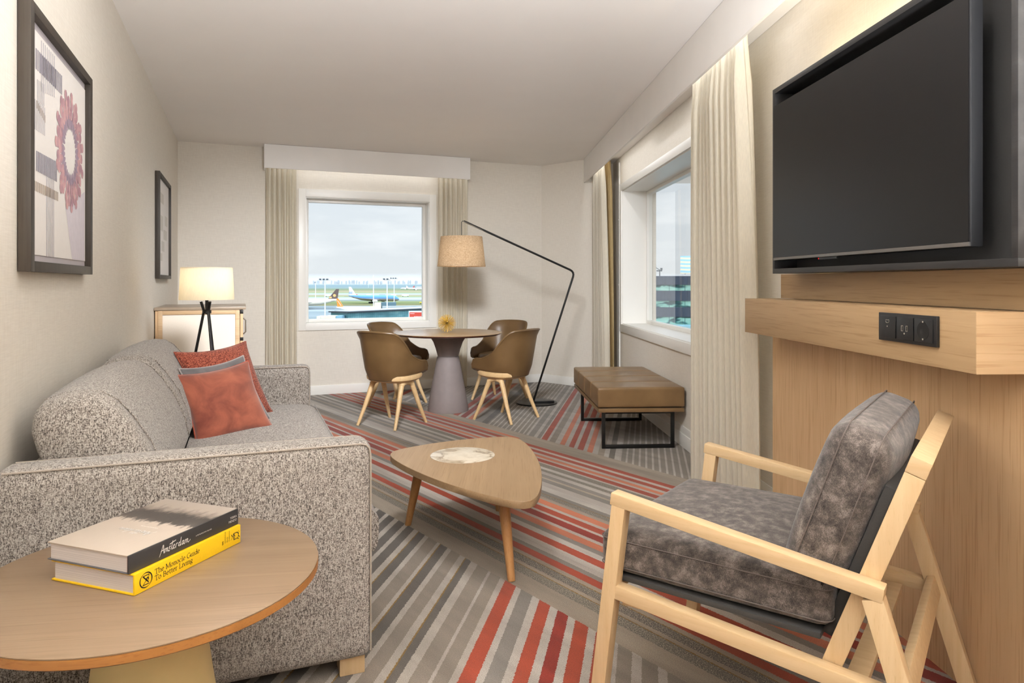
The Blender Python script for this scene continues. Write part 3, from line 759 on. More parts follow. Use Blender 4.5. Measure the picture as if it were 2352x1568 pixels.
GL = {
 'T': (0.62, [[(.05, .68), (.57, .68)], [(.31, .68), (.31, 0)], sf(.31, 0, .1), [(.05, .68), (.05, .56)], [(.57, .68), (.57, .56)]]),
 'h': (0.53, [[(.11, .72), (.11, 0)], sf(.11, 0), arc(.26, .3, .15, .16, 180, 0), [(.41, .3), (.41, 0)], sf(.41, 0), [(.03, .71), (.11, .72)]]),
 'e': (0.45, [[(.06, .27), (.38, .27)], arc(.22, .24, .17, .23, 8, 320, 16)]),
 'M': (0.86, [[(.12, .68), (.12, 0)], [(.12, .68), (.42, .06)], [(.42, .06), (.72, .68)], [(.72, .68), (.74, 0)], sf(.12, 0, .09), sf(.74, 0, .09), sf(.09, .68, .07), sf(.75, .68, .07)]),
 'o': (0.50, [arc(.24, .23, .19, .23, 0, 360, 20)]),
 'n': (0.54, [[(.12, .46), (.12, 0)], sf(.12, 0), arc(.27, .3, .15, .16, 180, 0), [(.42, .3), (.42, 0)], sf(.42, 0), [(.04, .45), (.12, .46)]]),
 'c': (0.43, [arc(.22, .23, .17, .23, 45, 318, 16)]),
 'l': (0.25, [[(.12, .72), (.12, 0)], sf(.12, 0), [(.04, .71), (.12, .72)]]),
 'G': (0.72, [arc(.37, .34, .31, .35, 50, 350, 20), [(.66, .3), (.66, .05)], [(.54, .31), (.74, .31)]]),
 'u': (0.54, [[(.11, .46), (.11, .15)], arc(.26, .15, .15, .15, 180, 360), [(.41, .46), (.41, 0)], [(.04, .46), (.11, .46)], [(.34, .46), (.41, .46)], [(.41, 0), (.49, 0)]]),
 'i': (0.25, [[(.12, .46), (.12, 0)], sf(.12, 0), [(.115, .63), (.125, .64)], [(.04, .45), (.12, .46)]]),
 'd': (0.53, [arc(.23, .23, .17, .23, 0, 360, 18), [(.41, .72), (.41, 0)], [(.33, .71), (.41, .72)], [(.41, 0), (.49, .01)]]),
 'B': (0.60, [[(.13, .68), (.13, 0)], [(.04, .68), (.30, .68)], arc(.30, .52, .16, .16, 90, -90), [(.13, .36), (.32, .36)], arc(.32, .18, .19, .18, 90, -90), [(.32, 0), (.04, 0)]]),
 't': (0.34, [[(.15, .6), (.15, .1)], arc(.24, .1, .09, .1, 180, 310), [(.03, .46), (.29, .46)]]),
 'r': (0.39, [[(.12, .46), (.12, 0)], sf(.12, 0), arc(.27, .3, .15, .16, 180, 60), [(.04, .45), (.12, .46)]]),
 'L': (0.56, [[(.13, .68), (.13, 0)], [(.04, 0), (.5, 0)], [(.5, 0), (.5, .14)], sf(.13, .68, .09)]),
 'v': (0.49, [[(.06, .46), (.24, 0)], [(.24, 0), (.42, .46)], sf(.06, .46, .06), sf(.42, .46, .05)]),
 'g': (0.49, [arc(.22, .30, .15, .16, 0, 360, 16), arc(.21, -.08, .19, .12, 0, 360, 16), [(.12, .17), (.10, .08), (.20, .05), (.33, .03)], [(.33, .42), (.44, .46)]]),
 ' ': (0.27, []),
}
def words(txt):
    x, out = 0.0, []
    for ch in txt:
        adv, st = GL[ch]
        out += [[(px+x, py) for px, py in s] for s in st]; x += adv
    return out
def text_mesh(txt, size, m, mat, parent, name, align='LEFT'):
    cu = bpy.data.curves.new(name, 'FONT'); cu.body = txt; cu.size = size; cu.align_x = align
    ob = bpy.data.objects.new(name, cu); COL.objects.link(ob)
    dg = bpy.context.evaluated_depsgraph_get(); dg.update()
    me = bpy.data.meshes.new_from_object(ob.evaluated_get(dg))
    bpy.data.objects.remove(ob); bpy.data.curves.remove(cu)
    me.transform(m); me.materials.clear(); me.materials.append(mat)
    o = bpy.data.objects.new(name, me); COL.objects.link(o); o.parent = parent
    return o
def plane_m(o, x, y):
    x = Vector(x).normalized(); y = Vector(y).normalized(); z = x.cross(y)
    m = Matrix((x, y, z)).transposed().to_4x4(); m.translation = Vector(o); return m
M['book_yellow'] = plain('yellow_cloth', (240, 196, 20), 0.55, var=0.03, scale=200)
M['book_black'] = plain('black_jacket', (38, 37, 38), 0.5, var=0.04, scale=90)
M['book_grey'] = plain('dark_grey_board', (88, 86, 88), 0.6)
M['ink_black'] = plain('black_print', (18, 16, 14), 0.6); M['ink_white'] = plain('white_print', (240, 238, 234), 0.6)
M['ink_red'] = plain('red_headband', (110, 16, 22), 0.6)
k = NT('page_edges'); co = k.coord(); f = k.noise(k.scale(co, (2, 2, 900)), 1, 2)
k.bsdf(k.ramp(f, [(0.3, lin((196, 188, 186))), (0.7, lin((232, 224, 220)))]), 0.8, spec=0.1); M['pages'] = k.m
k = NT('cover_photo'); co = k.coord(); X, Y, Z = k.sep(co)
n1 = k.noise(k.scale(co, (26, 60, 1)), 1.0, 6, 0.65); n2 = k.noise(k.scale(co, (8, 160, 1)), 1.0, 3, 0.6)
e = k.math('ADD', X, k.math('MULTIPLY', k.math('SUBTRACT', n1, 0.5), 0.10))
band = k.ramp(k.math('DIVIDE', k.math('SUBTRACT', e, 0.10), 0.22), [(0.0, lin((182, 168, 153))), (0.30, lin((186, 171, 156))), (0.36, lin((62, 56, 52))), (0.60, lin((42, 38, 36))), (0.67, lin((108, 97, 88))), (0.80, lin((158, 145, 132))), (1.0, lin((160, 148, 137)))])
col = k.mix(k.math('MULTIPLY', n2, 0.14), band, lin((140, 127, 115)))
k.bsdf(col, 0.45, spec=0.4); M['cover_photo'] = k.m
b = thing('book', 'thick yellow hardback with black lettering, under the other book', 'book', (-0.793, 1.440, 0.5712), R(70.9))
BL_, BW, BT = 0.318, 0.240, 0.0445
g = G(); g.box(0, BL_, 0.002, BW, 0.0, 0.0032, 0.0008); g.box(0, BL_, 0.002, BW, BT-0.0032, BT, 0.0008); g.part('cover', M['book_yellow'], b)
g = G(); g.box(0, BL_, 0, 0.0045, 0.0, BT, 0.0015); sp = g.part('spine', M['book_yellow'], b)
g = G(); g.box(0.004, BL_-0.004, 0.005, BW-0.006, 0.0034, BT-0.0034); g.part('pages', M['pages'], b)
def spm(x, z): return plane_m((x, -0.0004, z), (1, 0, 0), (0, 0, 1))
def sized(m, s): return m @ Matrix.Scale(s, 4)
nib(words('The Monocle Guide'), sized(spm(0.052, 0.0245), 0.0158), 0.085, 25).part('title', M['ink_black'], sp, recalc=False, smooth=False)
nib(words('To Better Living'), sized(spm(0.052, 0.0105), 0.0158), 0.085, 25).part('title', M['ink_black'], sp, recalc=False, smooth=False)
lm = sized(spm(0.029, 0.0222), 0.0155)
ring = [arc(0, 0, 1, 1, 0, 360, 40), [(-.5, .62), (.5, .62)], [(-.5, .62), (.42, -.42)], [(.5, .62), (.5, .52)], [(.48, .42), (-.5, -.62)], [(-.5, -.62), (.5, -.62)], arc(.22, .06, .2, .2, 0, 360, 18)]
nib(ring, lm, 0.16, 30).part('emblem', M['ink_black'], sp, recalc=False, smooth=False)
text_mesh('MONOCLE', 0.0058, plane_m((0.2655, -0.0004, 0.016), (0, 0, 1), (-1, 0, 0)), M['ink_black'], sp, 'imprint')
text_mesh('Book', 0.0062, plane_m((0.2725, -0.0004, 0.016), (0, 0, 1), (-1, 0, 0)), M['ink_black'], sp, 'imprint')
text_mesh('Collection', 0.0062, plane_m((0.2795, -0.0004, 0.016), (0, 0, 1), (-1, 0, 0)), M['ink_black'], sp, 'imprint')
nib([arc(0, .45, .42, .42, 0, 360, 20), arc(0, -.45, .42, .42, 0, 360, 20), arc(0, .45, .16, .16, 0, 360, 10), arc(0, -.45, .16, .16, 0, 360, 10)], sized(spm(0.2555, 0.019), 0.0052), 0.15, 30).part('emblem', M['ink_black'], sp, recalc=False, smooth=False)
nib([arc(.1, 0, .62, .5, -90, 90, 14), [(.1, .5), (-.45, .5), (-.35, -.5), (.1, -.5)], [(-.45, .5), (-.1, .05), (-.35, -.5)], [(-.9, .45), (-.62, .05), (-.95, -.35)], [(.72, .2), (.95, .45)], [(.72, -.2), (.95, -.4)], [(.5, .45), (.75, .62)], [(.45, -.48), (.7, -.66)]], sized(spm(0.2990, 0.022), 0.0155), 0.13, 40).part('emblem', M['ink_black'], sp, recalc=False, smooth=False)

b = thing('book', 'black spined hardback with grey photo cover, lying on the yellow one', 'book', (-0.804, 1.4385, 0.6162), R(70.3))
BL_, BW, BT = 0.322, 0.235, 0.0395
g = G(); g.box(0, BL_, 0.004, BW+0.004, BT-0.003, BT, 0.0006); fc = g.part('front_cover', M['cover_photo'], b)
g = G(); g.box(0, BL_, 0.004, BW+0.004, 0.0, 0.003, 0.0006); g.part('back_cover', M['book_grey'], b)
g = G(); g.box(0, BL_, 0, 0.0045, 0.0, BT-0.0002, 0.001); sp = g.part('spine', M['book_black'], b)
g = G(); g.box(0.003, BL_-0.003, 0.006, BW-0.003, 0.0032, BT-0.0032); g.part('pages', M['pages'], b)
g = G(); g.box(0.0015, 0.0032, 0.0048, 0.0062, 0.003, BT-0.003); g.part('headband', M['ink_red'], b)
AM = [[(-.1, -.22), (.2, .35), (.42, .95), (.5, .92), (.52, .4), (.56, 0)], [(.12, .33), (.62, .42)],
      [(.66, .0), (.74, .45)], [(.72, .3), (.84, .48), (.9, .42), (.92, .05)], [(.91, .28), (1.03, .48), (1.1, .4), (1.1, .02), (1.2, .1)],
      [(1.52, .46), (1.36, .5), (1.32, .34), (1.46, .2), (1.36, -.02), (1.2, .02)],
      [(1.86, 1.0), (1.68, .3), (1.72, .02), (1.86, .08)], [(1.42, .74), (2.3, .92)],
      [(1.92, .25), (2.1, .34), (2.12, .48), (1.98, .46), (1.93, .2), (2.02, .0), (2.2, .12)],
      [(2.28, .0), (2.36, .46)], [(2.33, .28), (2.46, .5), (2.58, .46)],
      [(2.98, .44), (2.78, .46), (2.7, .14), (2.82, .02), (2.98, .3)], [(3.14, .98), (2.98, .3), (3.0, .02), (3.1, .06)],
      [(3.5, .46), (3.3, .44), (3.22, .14), (3.34, .02), (3.5, .34)], [(3.54, .46), (3.48, .12), (3.56, .02), (3.64, .08)],
      [(3.66, .0), (3.76, .46)], [(3.73, .3), (3.88, .48), (3.94, .4), (3.92, .04)], [(3.94, .3), (4.08, .48), (4.16, .4), (4.12, .08), (4.24, .0), (4.55, .2)]]
nib(AM, sized(spm(0.080, 0.0125), 0.0188), 0.115, 48).part('title', M['ink_white'], sp, recalc=False, smooth=False)
text_mesh('A METROPOLITAN VILLAGE', 0.0040, spm(0.182, 0.0170), M['ink_white'], sp, 'subtitle')
text_mesh('TERRA', 0.0078, spm(0.3165, 0.0205), M['ink_white'], sp, 'author', 'RIGHT')
text_mesh('MENDO', 0.0078, spm(0.3165, 0.0120), M['ink_white'], sp, 'author', 'RIGHT')
nib(AM, sized(plane_m((0.122, 0.062, BT+0.0004), (0, 1, 0), (-1, 0, 0)), 0.0228), 0.09, 48).part('title', M['ink_white'], fc, recalc=False, smooth=False)
text_mesh('A METROPOLITAN VILLAGE', 0.0042, plane_m((0.146, 0.075, BT+0.0004), (0, 1, 0), (-1, 0, 0)), M['ink_white'], fc, 'subtitle')

# ================================================================== table lamp
lp = A(-0.214, 4.775)
t = thing('table_lamp', 'lit table lamp with white drum shade on black tripod legs', 'lamp', (lp.x, lp.y, 0.5715))
g = G(); g.lathe([(0.163, 0.548), (0.153, 0.752)], 56, cap0=False, cap1=False)
rows = None
g.part('lamp_shade', M['shade_white'], t)
g = G(); g.lathe([(0.024, 0.461), (0.027, 0.461), (0.027, 0.479), (0.024, 0.479), (0.024, 0.461)], 24, cap0=False, cap1=False); g.part('collar', M['black'], t)
for q in range(3):
    a = R(200+120*q); ca, sa = math.cos(a), math.sin(a)
    g = G(); g.tube([(0.105*ca, 0.105*sa, 0.001), (0.018*ca, 0.018*sa, 0.470), (-0.006*ca+0.022*ca, 0.020*sa, 0.475), (0.034*ca, 0.034*sa, 0.535)], 0.0085, 8); g.part('leg', M['black'], t)
g = G(); g.tube([(0, 0, 0.455), (0, 0, 0.60)], 0.010, 12); g.part('stem', M['black'], t)
g = G()
for q in range(3):
    a = R(20+120*q); g.tube([(0, 0, 0.598), (0.156*math.cos(a), 0.156*math.sin(a), 0.60)], 0.002, 6)
g.part('shade_carrier', M['black'], t)
g = G(); g.lathe([(0.004, 0.602), (0.018, 0.612), (0.030, 0.645), (0.024, 0.675), (0.002, 0.685)], 20); g.part('bulb', emit('warm_bulb', (255, 226, 170), 6.0), t)
def light(name, kind, loc, energy, color, size=0.1, rot=None, parent=None, **kw):
    d = bpy.data.lights.new(name, kind); d.energy = energy; d.color = color
    if kind == 'AREA': d.size = size
    else: d.shadow_soft_size = size
    for a_, b_ in kw.items(): setattr(d, a_, b_)
    o = bpy.data.objects.new(name, d); COL.objects.link(o); o.location = loc
    if rot is not None: o.rotation_euler = rot
    if parent is not None: o.parent = parent
    return o
WARM = (1.0, 0.80, 0.56)
g = G(); g.lathe([(0.1525, 0.745), (0.012, 0.745)], 48, cap0=False, cap1=False); g.part('added_top_diffuser', M['white_diffuser'], t)  # unseen disc added to soften the light leaving the shade's top
light('lamp_light', 'POINT', (0, 0, 0.66), 2.1, (1, 0.95, 0.82), 0.03, parent=t)

# ================================================================== low cabinet in the far left corner
cb = thing('low_cabinet', 'low oak cabinet with pale side panel in the far left corner', 'cabinet', (0, 0, 0), ANG_A)
g = G(); g.box(-0.618, 0.022, 5.735, 6.55, 1.018, 1.040, 0.002); g.part('cabinet_top', M['board_grey'], cb)
g = G(); g.box(-0.612, -0.592, 5.75, 6.54, 0.0, 1.017); g.box(-0.592, -0.022, 5.76, 6.54, 0.05, 1.017); g.part('carcass', M['oak_panel'], cb)
g = G()
g.box(-0.592, -0.562, 5.742, 5.76, 0.02, 1.016, 0.001); g.box(-0.055, -0.024, 5.742, 5.76, 0.02, 1.016, 0.001); g.box(-0.562, -0.055, 5.742, 5.76, 0.985, 1.016, 0.001)
g.part('side_frame', M['oak_end'], cb)
g = G(); g.box(-0.562, -0.055, 5.750, 5.7595, 0.02, 0.985); g.part('side_panel', M['panel_fabric'], cb)
g = G(); g.box(-0.019, 0.001, 5.745, 6.54, 0.03, 1.012, 0.001); dr = g.part('door', M['oak_panel'], cb)
for z in (0.985, 0.775):
    g = G(); g.box(-0.021, 0.003, 5.7445, 5.752, z, z+0.027, 0.001); g.box(-0.012, -0.004, 5.7435, 5.7448, z+0.006, z+0.022); g.part('hinge', M['black'], dr)
g = G(); g.tube([(0.001, 6.40, 0.78), (0.022, 6.40, 0.80), (0.022, 6.40, 0.90), (0.001, 6.40, 0.92)], 0.006, 8); g.part('handle', M['steel'], dr)

# ================================================================== dining table
DT = Vector((-0.615, 6.60, 0))
t = thing('dining_table', 'round oak dining table on a grey hourglass pedestal', 'table', DT, R(-10))
RT = 0.517
g = G(); g.lathe([(RT-0.012, 0.741), (RT-0.001, 0.7445), (RT-0.0005, 0.7485), (RT-0.004, 0.750)], 96); g.part('table_top', M['oak_top'], t)
g = G(); g.lathe([(RT-0.10, 0.722), (RT-0.035, 0.726), (RT-0.012, 0.735), (RT-0.0115, 0.7408)], 96); g.part('table_edge', M['dark_edge'], t)
g = G(); g.lathe([(0.10, 0.523), (0.102, 0.53), (0.118, 0.59), (0.143, 0.66), (0.172, 0.705), (0.192, 0.7215)], 64); g.part('pedestal_neck', M['concrete'], t)
g = G(); g.lathe([(0.195, 0.0005), (0.196, 0.006), (0.180, 0.12), (0.140, 0.33), (0.108, 0.50), (0.103, 0.5175), (0.094, 0.5225)], 64); g.part('pedestal', M['concrete'], t)

# spiky brass ornament
o = thing('spike_ornament', 'spiky brass ball ornament on the dining table', 'ornament', (-0.625, 6.57, 0.751))
R0 = 0.088
g = G(); bmesh.ops.create_icosphere(g.bm, subdivisions=2, radius=0.014, matrix=Matrix.Translation((0, 0, R0))); g.part('core', M['brass_dark'], o)
g = G(); N = 150
for i in range(N):
    z = 1-2*(i+0.5)/N; r = math.sqrt(1-z*z); a = i*2.399963
    d = Vector((r*math.cos(a), r*math.sin(a), z)); ln = R0*(0.985 if i % 3 else 0.94)
    g.tube([Vector((0, 0, R0))+d*0.012, Vector((0, 0, R0))+d*ln], [0.0012, 0.0021], 5)
sp_ = g.part('spikes', M['brass'], o); sp_['kind'] = 'stuff'

# ================================================================== dining chairs (local +y = facing)
def make_chair(label):
    c = thing('dining_chair', label, 'chair', group='brown leather tub chairs around the dining table')
    n, mrow = 44, 14
    FM = R(128)
    def topz(f):
        a = abs(f)
        if a < R(38): return 0.815-0.010*(a/R(38))**2
        q = min(1, (a-R(38))/R(72)); q = q*q*(3-2*q)
        e = min(1, max(0, (a-R(114))/R(14)))
        return 0.805+(0.548-0.805)*q-0.055*(1-math.sqrt(1-e*e))
    def botz(f):
        q = min(1, abs(f)/FM); return 0.395+0.050*q**2.0
    def base(f, v):
        a = abs(f)
        ex = 0.205+0.062*v**0.85; ey = 0.195+0.075*v
        x = math.copysign(abs(math.sin(f))**0.82, math.sin(f))*ex
        y = -math.copysign(abs(math.cos(f))**0.85, math.cos(f))*(ey if a < PI/2 else 0.375)
        if a > PI/2: x = math.copysign(abs(math.sin(f))**0.40, math.sin(f))*ex
        return x, y-0.005
    outer, inner = [], []
    for j in range(mrow+1):
        v = j/mrow; ro, ri = [], []
        for i in range(n+1):
            f = -FM+2*FM*i/n
            zt, zb = topz(f), botz(f); z = zb+(zt-zb)*v
            hv = (z-0.39)/0.43
            x, y = base(f, hv)
            lip = 0.020*max(0, v-0.86)/0.14*max(0, math.cos(f)) if abs(f) < PI/2 else 0
            nx, ny = math.sin(f), -math.cos(f)
            th = 0.026*(1-0.35*v)
            fl = 0.016*max(0.0, 1-v*5)
            ro.append((x+nx*(lip-fl), y+ny*(lip-fl), z))
            ri.append((x-nx*(th-lip), y-ny*(th-lip), z if v < 1 else z-0.002))
        outer.append(ro); inner.append(ri)
    g = G(); g.loft(outer+inner[::-1]+[outer[0]], closed=False)
    # close both free ends
    bmesh.ops.remove_doubles(g.bm, verts=g.bm.verts[:], dist=1e-5)
    be = [e for e in g.bm.edges if e.is_boundary]
    bmesh.ops.holes_fill(g.bm, edges=be, sides=0)
    sh = g.part('shell', M['leather'], c, sharp=50)
    rim = [Vector(p) for p in outer[-1]]; rin = [Vector(p) for p in inner[-1]]
    g = G(); g.tube([(a+b)/2 for a, b in zip(rim, rin)], 0.0105, 8); g.part('rim', M['leather'], sh)
    g = G(); g.tube([Vector(p)+Vector((0, 0, 0.001)) for p in outer[0]], 0.0025, 6); g.part('seam', M['seam'], sh)
    rings = []
    for kk, z in ((0.60, 0.437), (0.97, 0.440), (1.0, 0.455), (0.985, 0.474), (0.93, 0.487), (0.75, 0.495), (0.4, 0.498), (0.02, 0.499)):
        ring = []
        for i in range(48):
            a = 2*PI*i/48; sa, ca = math.sin(a), math.cos(a)
            ring.append((math.copysign(abs(ca)**0.80, ca)*0.176*kk, math.copysign(abs(sa)**(0.70 if sa > 0 else 0.85), sa)*(0.250 if sa > 0 else 0.150)*kk+0.004, z))
        rings.append(ring)
    g = G(); g.loft(rings); g.part('seat', M['leather_in'], c)
    # moulded wooden pan under the seat
    rings = []
    for kk, z, dy in ((0.72, 0.372, 0.0), (0.88, 0.381, 0.0), (0.98, 0.398, 0.0), (1.0, 0.420, 0.0), (0.985, 0.436, 0.0)):
        ring = []
        for i in range(48):
            a = 2*PI*i/48
            x = math.copysign(abs(math.cos(a))**0.66, math.cos(a))*0.222*kk
            y = math.copysign(abs(math.sin(a))**0.72, math.sin(a))*(0.238 if math.sin(a) > 0 else 0.185)*kk+0.012
            ring.append((x, y, z+0.016*max(0, math.sin(a))))
        rings.append(ring)
    g = G(); g.loft(rings); g.part('seat_pan', M['ash'], c)
    for sx in (-1, 1):
        g = G(); g.tube([(sx*0.165, -0.075, 0.345), (sx*0.160, -0.055, 0.366), (sx*0.158, 0.0, 0.376), (sx*0.160, 0.055, 0.366), (sx*0.165, 0.075, 0.345)], [0.023, 0.025, 0.022, 0.025, 0.023], 12); g.part('leg_bracket', M['ash'], c)
        for sy in (-1, 1):
            g = G(); g.tube([(sx*0.162, sy*0.062, 0.366), (sx*0.168, sy*0.085, 0.31), (sx*0.186, sy*0.140, 0.16), (sx*0.208, sy*0.208, 0.001)], [0.022, 0.0215, 0.018, 0.0125], 12); g.part('leg', M['ash'], c)
    return c
def face(rz_bearing): return -R(rz_bearing)     # compass bearing (from +y towards +x) to a rotation of +y
GRP = 'brown leather tub chairs around the dining table'
ch = make_chair('brown leather tub chair left of the table nearest the sofa, back to the camera')
at(ch, (-1.04, 5.955, 0), face(31))
dup(ch, (-0.05, 6.195, 0), face(-54), 'brown leather tub chair right of the table, in front of the lamp base', GRP)
dup(ch, (-1.155, 6.915, 0), face(119), 'brown leather tub chair on the window side behind the left front chair', GRP)
dup(ch, (-0.13, 7.22, 0), face(-146), 'brown leather tub chair farthest back, beside the leaning lamp pole', GRP)

# ================================================================== cantilever floor lamp
fl = thing('floor_lamp', 'black angled floor lamp holding a linen shade over the table', 'lamp', (0.25, 6.985, 0))
g = G(); g.lathe([(0.207, 0.0005), (0.209, 0.002), (0.209, 0.011), (0.206, 0.013)], 64); g.part('base', M['black'], fl)
g = G(); g.box(-0.03, 0.17, -0.075, -0.048, 0.0131, 0.035, 0.003, m=Matrix.Rotation(R(6), 4, 'Z')); g.part('base_bracket', M['black'], fl)
el = Vector((0.385, -0.03, 1.335))
p0 = Vector((-0.035, -0.01, 0.013)); pt = Vector((-0.722, -0.27, 1.828))
pts = [p0, el-(el-p0).normalized()*0.055]
for q in (0.25, 0.5, 0.75):
    a, b = el-(el-p0).normalized()*0.055, el+(pt-el).normalized()*0.055
    pts.append(a*(1-q)**2+el*2*q*(1-q)+b*q*q)
pts += [el+(pt-el).normalized()*0.055, pt]
g = G(); g.tube(pts, 0.0105, 12); g.part('pole', M['black'], fl)
g = G(); hx = pt+Vector((-0.022, -0.008, -0.012))
g.tube([pt, pt+Vector((-0.012, -0.004, 0.001)), hx, hx+Vector((0, 0, -0.125))], 0.0035, 8); g.tube([hx+Vector((0, 0, -0.128)), hx+Vector((0, 0, -0.145))], 0.009, 10); g.part('hanger', M['black'], fl)
sx, sy, st_ = hx.x, hx.y, hx.z-0.140
g = G(); g.lathe([(0.236, st_-0.292), (0.203, st_-0.0)], 64, m=Matrix.Translation((sx, sy, 0)), cap0=False, cap1=False); shd = g.part('lamp_shade', M['linen'], fl)
g = G(); g.lathe([(0.2345, st_-0.282), (0.003, st_-0.282)], 48, m=Matrix.Translation((sx, sy, 0)), cap0=False, cap1=False); g.part('diffuser', sheer('lower_diffuser', (250, 246, 236), 0.45), fl)
g = G()
for q in range(3):
    a = R(120*q); g.tube([(sx, sy, st_-0.012), (sx+0.2*math.cos(a), sy+0.2*math.sin(a), st_-0.008)], 0.002, 6)
g.part('shade_carrier', M['black'], fl)
g = G(); g.lathe([(0.2030, st_-0.005), (0.003, st_-0.005)], 48, m=Matrix.Translation((sx, sy, 0)), cap0=False, cap1=False); g.part('added_top_diffuser', M['white_diffuser'], fl)  # added disc, out of sight, that spreads the lamp's light over the ceiling
g = G(); g.lathe([(0.01, st_-0.05), (0.024, st_-0.08), (0.034, st_-0.125), (0.026, st_-0.155), (0.002, st_-0.166)], 20, m=Matrix.Translation((sx, sy, 0))); g.part('bulb', emit('warm_bulb_large', (255, 224, 180), 6.0), fl)
light('floor_lamp_light', 'POINT', (sx, sy, st_-0.16), 24, (1, 0.93, 0.82), 0.035, parent=fl)

# ================================================================== upholstered bench under the right window
bn_ = thing('bench', 'brown leather bench on black metal loop legs under the right window', 'bench', (0, 0, 0), ANG_B)
g = G(); y0, y1, x0, x1 = 4.955, 6.205, 0.885, 1.528
g.box(x0+0.004, x1-0.004, y0+0.004, y1-0.004, 0.279, 0.308, 0.004); g.part('bench_frame', M['bench_leather'], bn_)
n = 4; w = (y1-y0)/n
for i in range(n):
    a = y0+w*i
    g = G(); g.soft(((x0+x1)/2, a+w/2, 0.388), (x1-x0, w-0.0015, 0.144), 0.012, 12, (0.002, 0.0, 0.009)); g.part('seat_pad', M['bench_leather'], bn_)
g = G(); g.box(x0+0.02, x1-0.02, y0+0.02, y1-0.02, 0.308, 0.318); g.part('shadow_gap_board', M['seam'], bn_)
for yy in (5.035, 6.045):
    g = G(); q = 0.0125
    for xa in (0.94, 1.458): g.box(xa-q, xa+q, yy-q, yy+q, 0.001, 0.279, 0.002)
    g.box(0.94+q, 1.458-q, yy-q, yy+q, 0.001, 0.026, 0.002); g.box(0.94+q, 1.458-q, yy-q, yy+q, 0.258, 0.279, 0.002)
    g.part('leg', M['black'], bn_)

# ================================================================== coffee table
ct = thing('coffee_table', 'three legged rounded triangle coffee table with marble inset', 'coffee table', (0, 0, 0))
tri = [Vector((-0.640, 3.425)), Vector((0.085, 2.600)), Vector((0.030, 3.800))]
bul = [0.075, 0.075, 0.07]
ctrl = []
cen = sum(tri, Vector((0, 0)))/3
for i in range(3):
    a, b = tri[i], tri[(i+1) % 3]; d = b-a; nrm = Vector((d.y, -d.x)).normalized()
    if nrm.dot((a+b)/2-cen) < 0: nrm = -nrm
    for q in range(12):
        u = q/12; ctrl.append(a+d*u+nrm*bul[i]*4*u*(1-u))
pts = ctrl
for it in range(4):
    if it < 1: pts = [p for i in range(len(pts)) for p in (pts[i]*0.75+pts[(i+1) % len(pts)]*0.25, pts[i]*0.25+pts[(i+1) % len(pts)]*0.75)]
    else: pts = [(pts[i-2]+pts[i-1]*2+pts[i]*3+pts[(i+1) % len(pts)]*2+pts[(i+2) % len(pts)])/9 for i in range(len(pts))]
out = [(p.x, p.y) for p in pts]
mloc = Vector((-0.243, 3.375))
g = G(); g.prism(out, 0.350, 0.380, bevel=0.0015)
tb = g.part('table_top', oak('oak_coffee_top', 1, (138, 112, 82), (156, 129, 97), 0.4, 0.4), ct)
at(tb, (0, 0, 0))
g = G(); g.lathe([(0.1575, 0.3795), (0.1575, 0.3808), (0.156, 0.3812)], 64, m=Matrix.Translation((mloc.x, mloc.y, 0))); mi = g.part('marble_inset', M['marble'], ct)
g = G(); g.tube([(mloc.x+0.1585*math.cos(2*PI*i/64), mloc.y+0.1585*math.sin(2*PI*i/64), 0.3801) for i in range(64)], 0.0010, 6, True); g.part('rim', M['board_grey'], mi)
for p1, p0 in (((-0.528, 3.478), (-0.452, 3.415)), ((-0.002, 2.822), (-0.040, 2.915)), ((-0.073, 3.697), (-0.082, 3.605))):
    g = G(); g.tube([(p1[0], p1[1], 0.001), (p1[0]*.5+p0[0]*.5, p1[1]*.5+p0[1]*.5, 0.175), (p0[0], p0[1], 0.349)], [0.0155, 0.0215, 0.0265], 20); g.part('leg', M['oak_leg'], ct)

# ================================================================== lounge armchair (local x = towards its back, y = towards its far side)
ac = thing('armchair', 'pale beech lounge chair with grey chenille cushions in the near right corner', 'armchair', (0.293*0.935, 2.022*0.935, 0.08), R(-36.09))
ac.scale = (0.935, 0.935, 0.935)
W = 0.805; AW = 0.044
for w0 in (0.0, W-AW):
    y = w0+AW/2; nearside = w0 == 0.0
    up = (0, 0, 1)
    g = G(); g.beam((-0.004, y, 0.592), (0.712, y, 0.494), AW, 0.036, up, 0.003); g.part('armrest', M['beech_x'], ac)
    g = G(); g.beam((-0.0605, y, -0.0853), (0.021, y, 0.5735), AW-0.002, 0.044, (-1, 0, 0), 0.003); g.part('leg', M['beech_z'], ac)
    g = G(); g.beam((0.688, y, 0.4795), (0.8553, y, -0.0853), AW-0.002, 0.048, (-1, 0, 0), 0.003); g.part('leg', M['beech_z'], ac)
    g = G(); g.beam((0.006, y, 0.318), (0.742, y, 0.250), AW-0.004, 0.040, up, 0.003); g.part('side_rail', M['beech_x'], ac)
    yi = AW+0.020 if nearside else W-AW-0.020
    g = G(); g.beam((0.590, yi, 0.275), (0.7712, yi, 0.776), 0.038, 0.046, (-1, 0, 0), 0.003); g.part('back_post', M['beech_z'], ac)
    g = G(); s_ = 1 if nearside else -1
    blk = [(0.0, 0.0), (0.055, 0.0), (0.0, 0.055)]
    rr = [[(0.014+a_, y+s_*(AW/2+b_), z) for a_, b_ in blk] for z in (0.268, 0.300)]
    g.loft(rr); g.part('corner_block', M['beech_x'], ac)
g = G(); g.beam((0.7785, AW+0.001, 0.7965), (0.7785, W-AW-0.001, 0.7965), 0.0465, 0.042, (0.34, 0, 0.94), 0.003); g.part('top_rail', M['beech_x'], ac)
g = G(); g.beam((-0.038, 0.045, 0.300), (-0.038, W-0.045, 0.300), 0.022, 0.044, (0, 0, 1), 0.003); g.part('front_rail', M['beech_x'], ac)
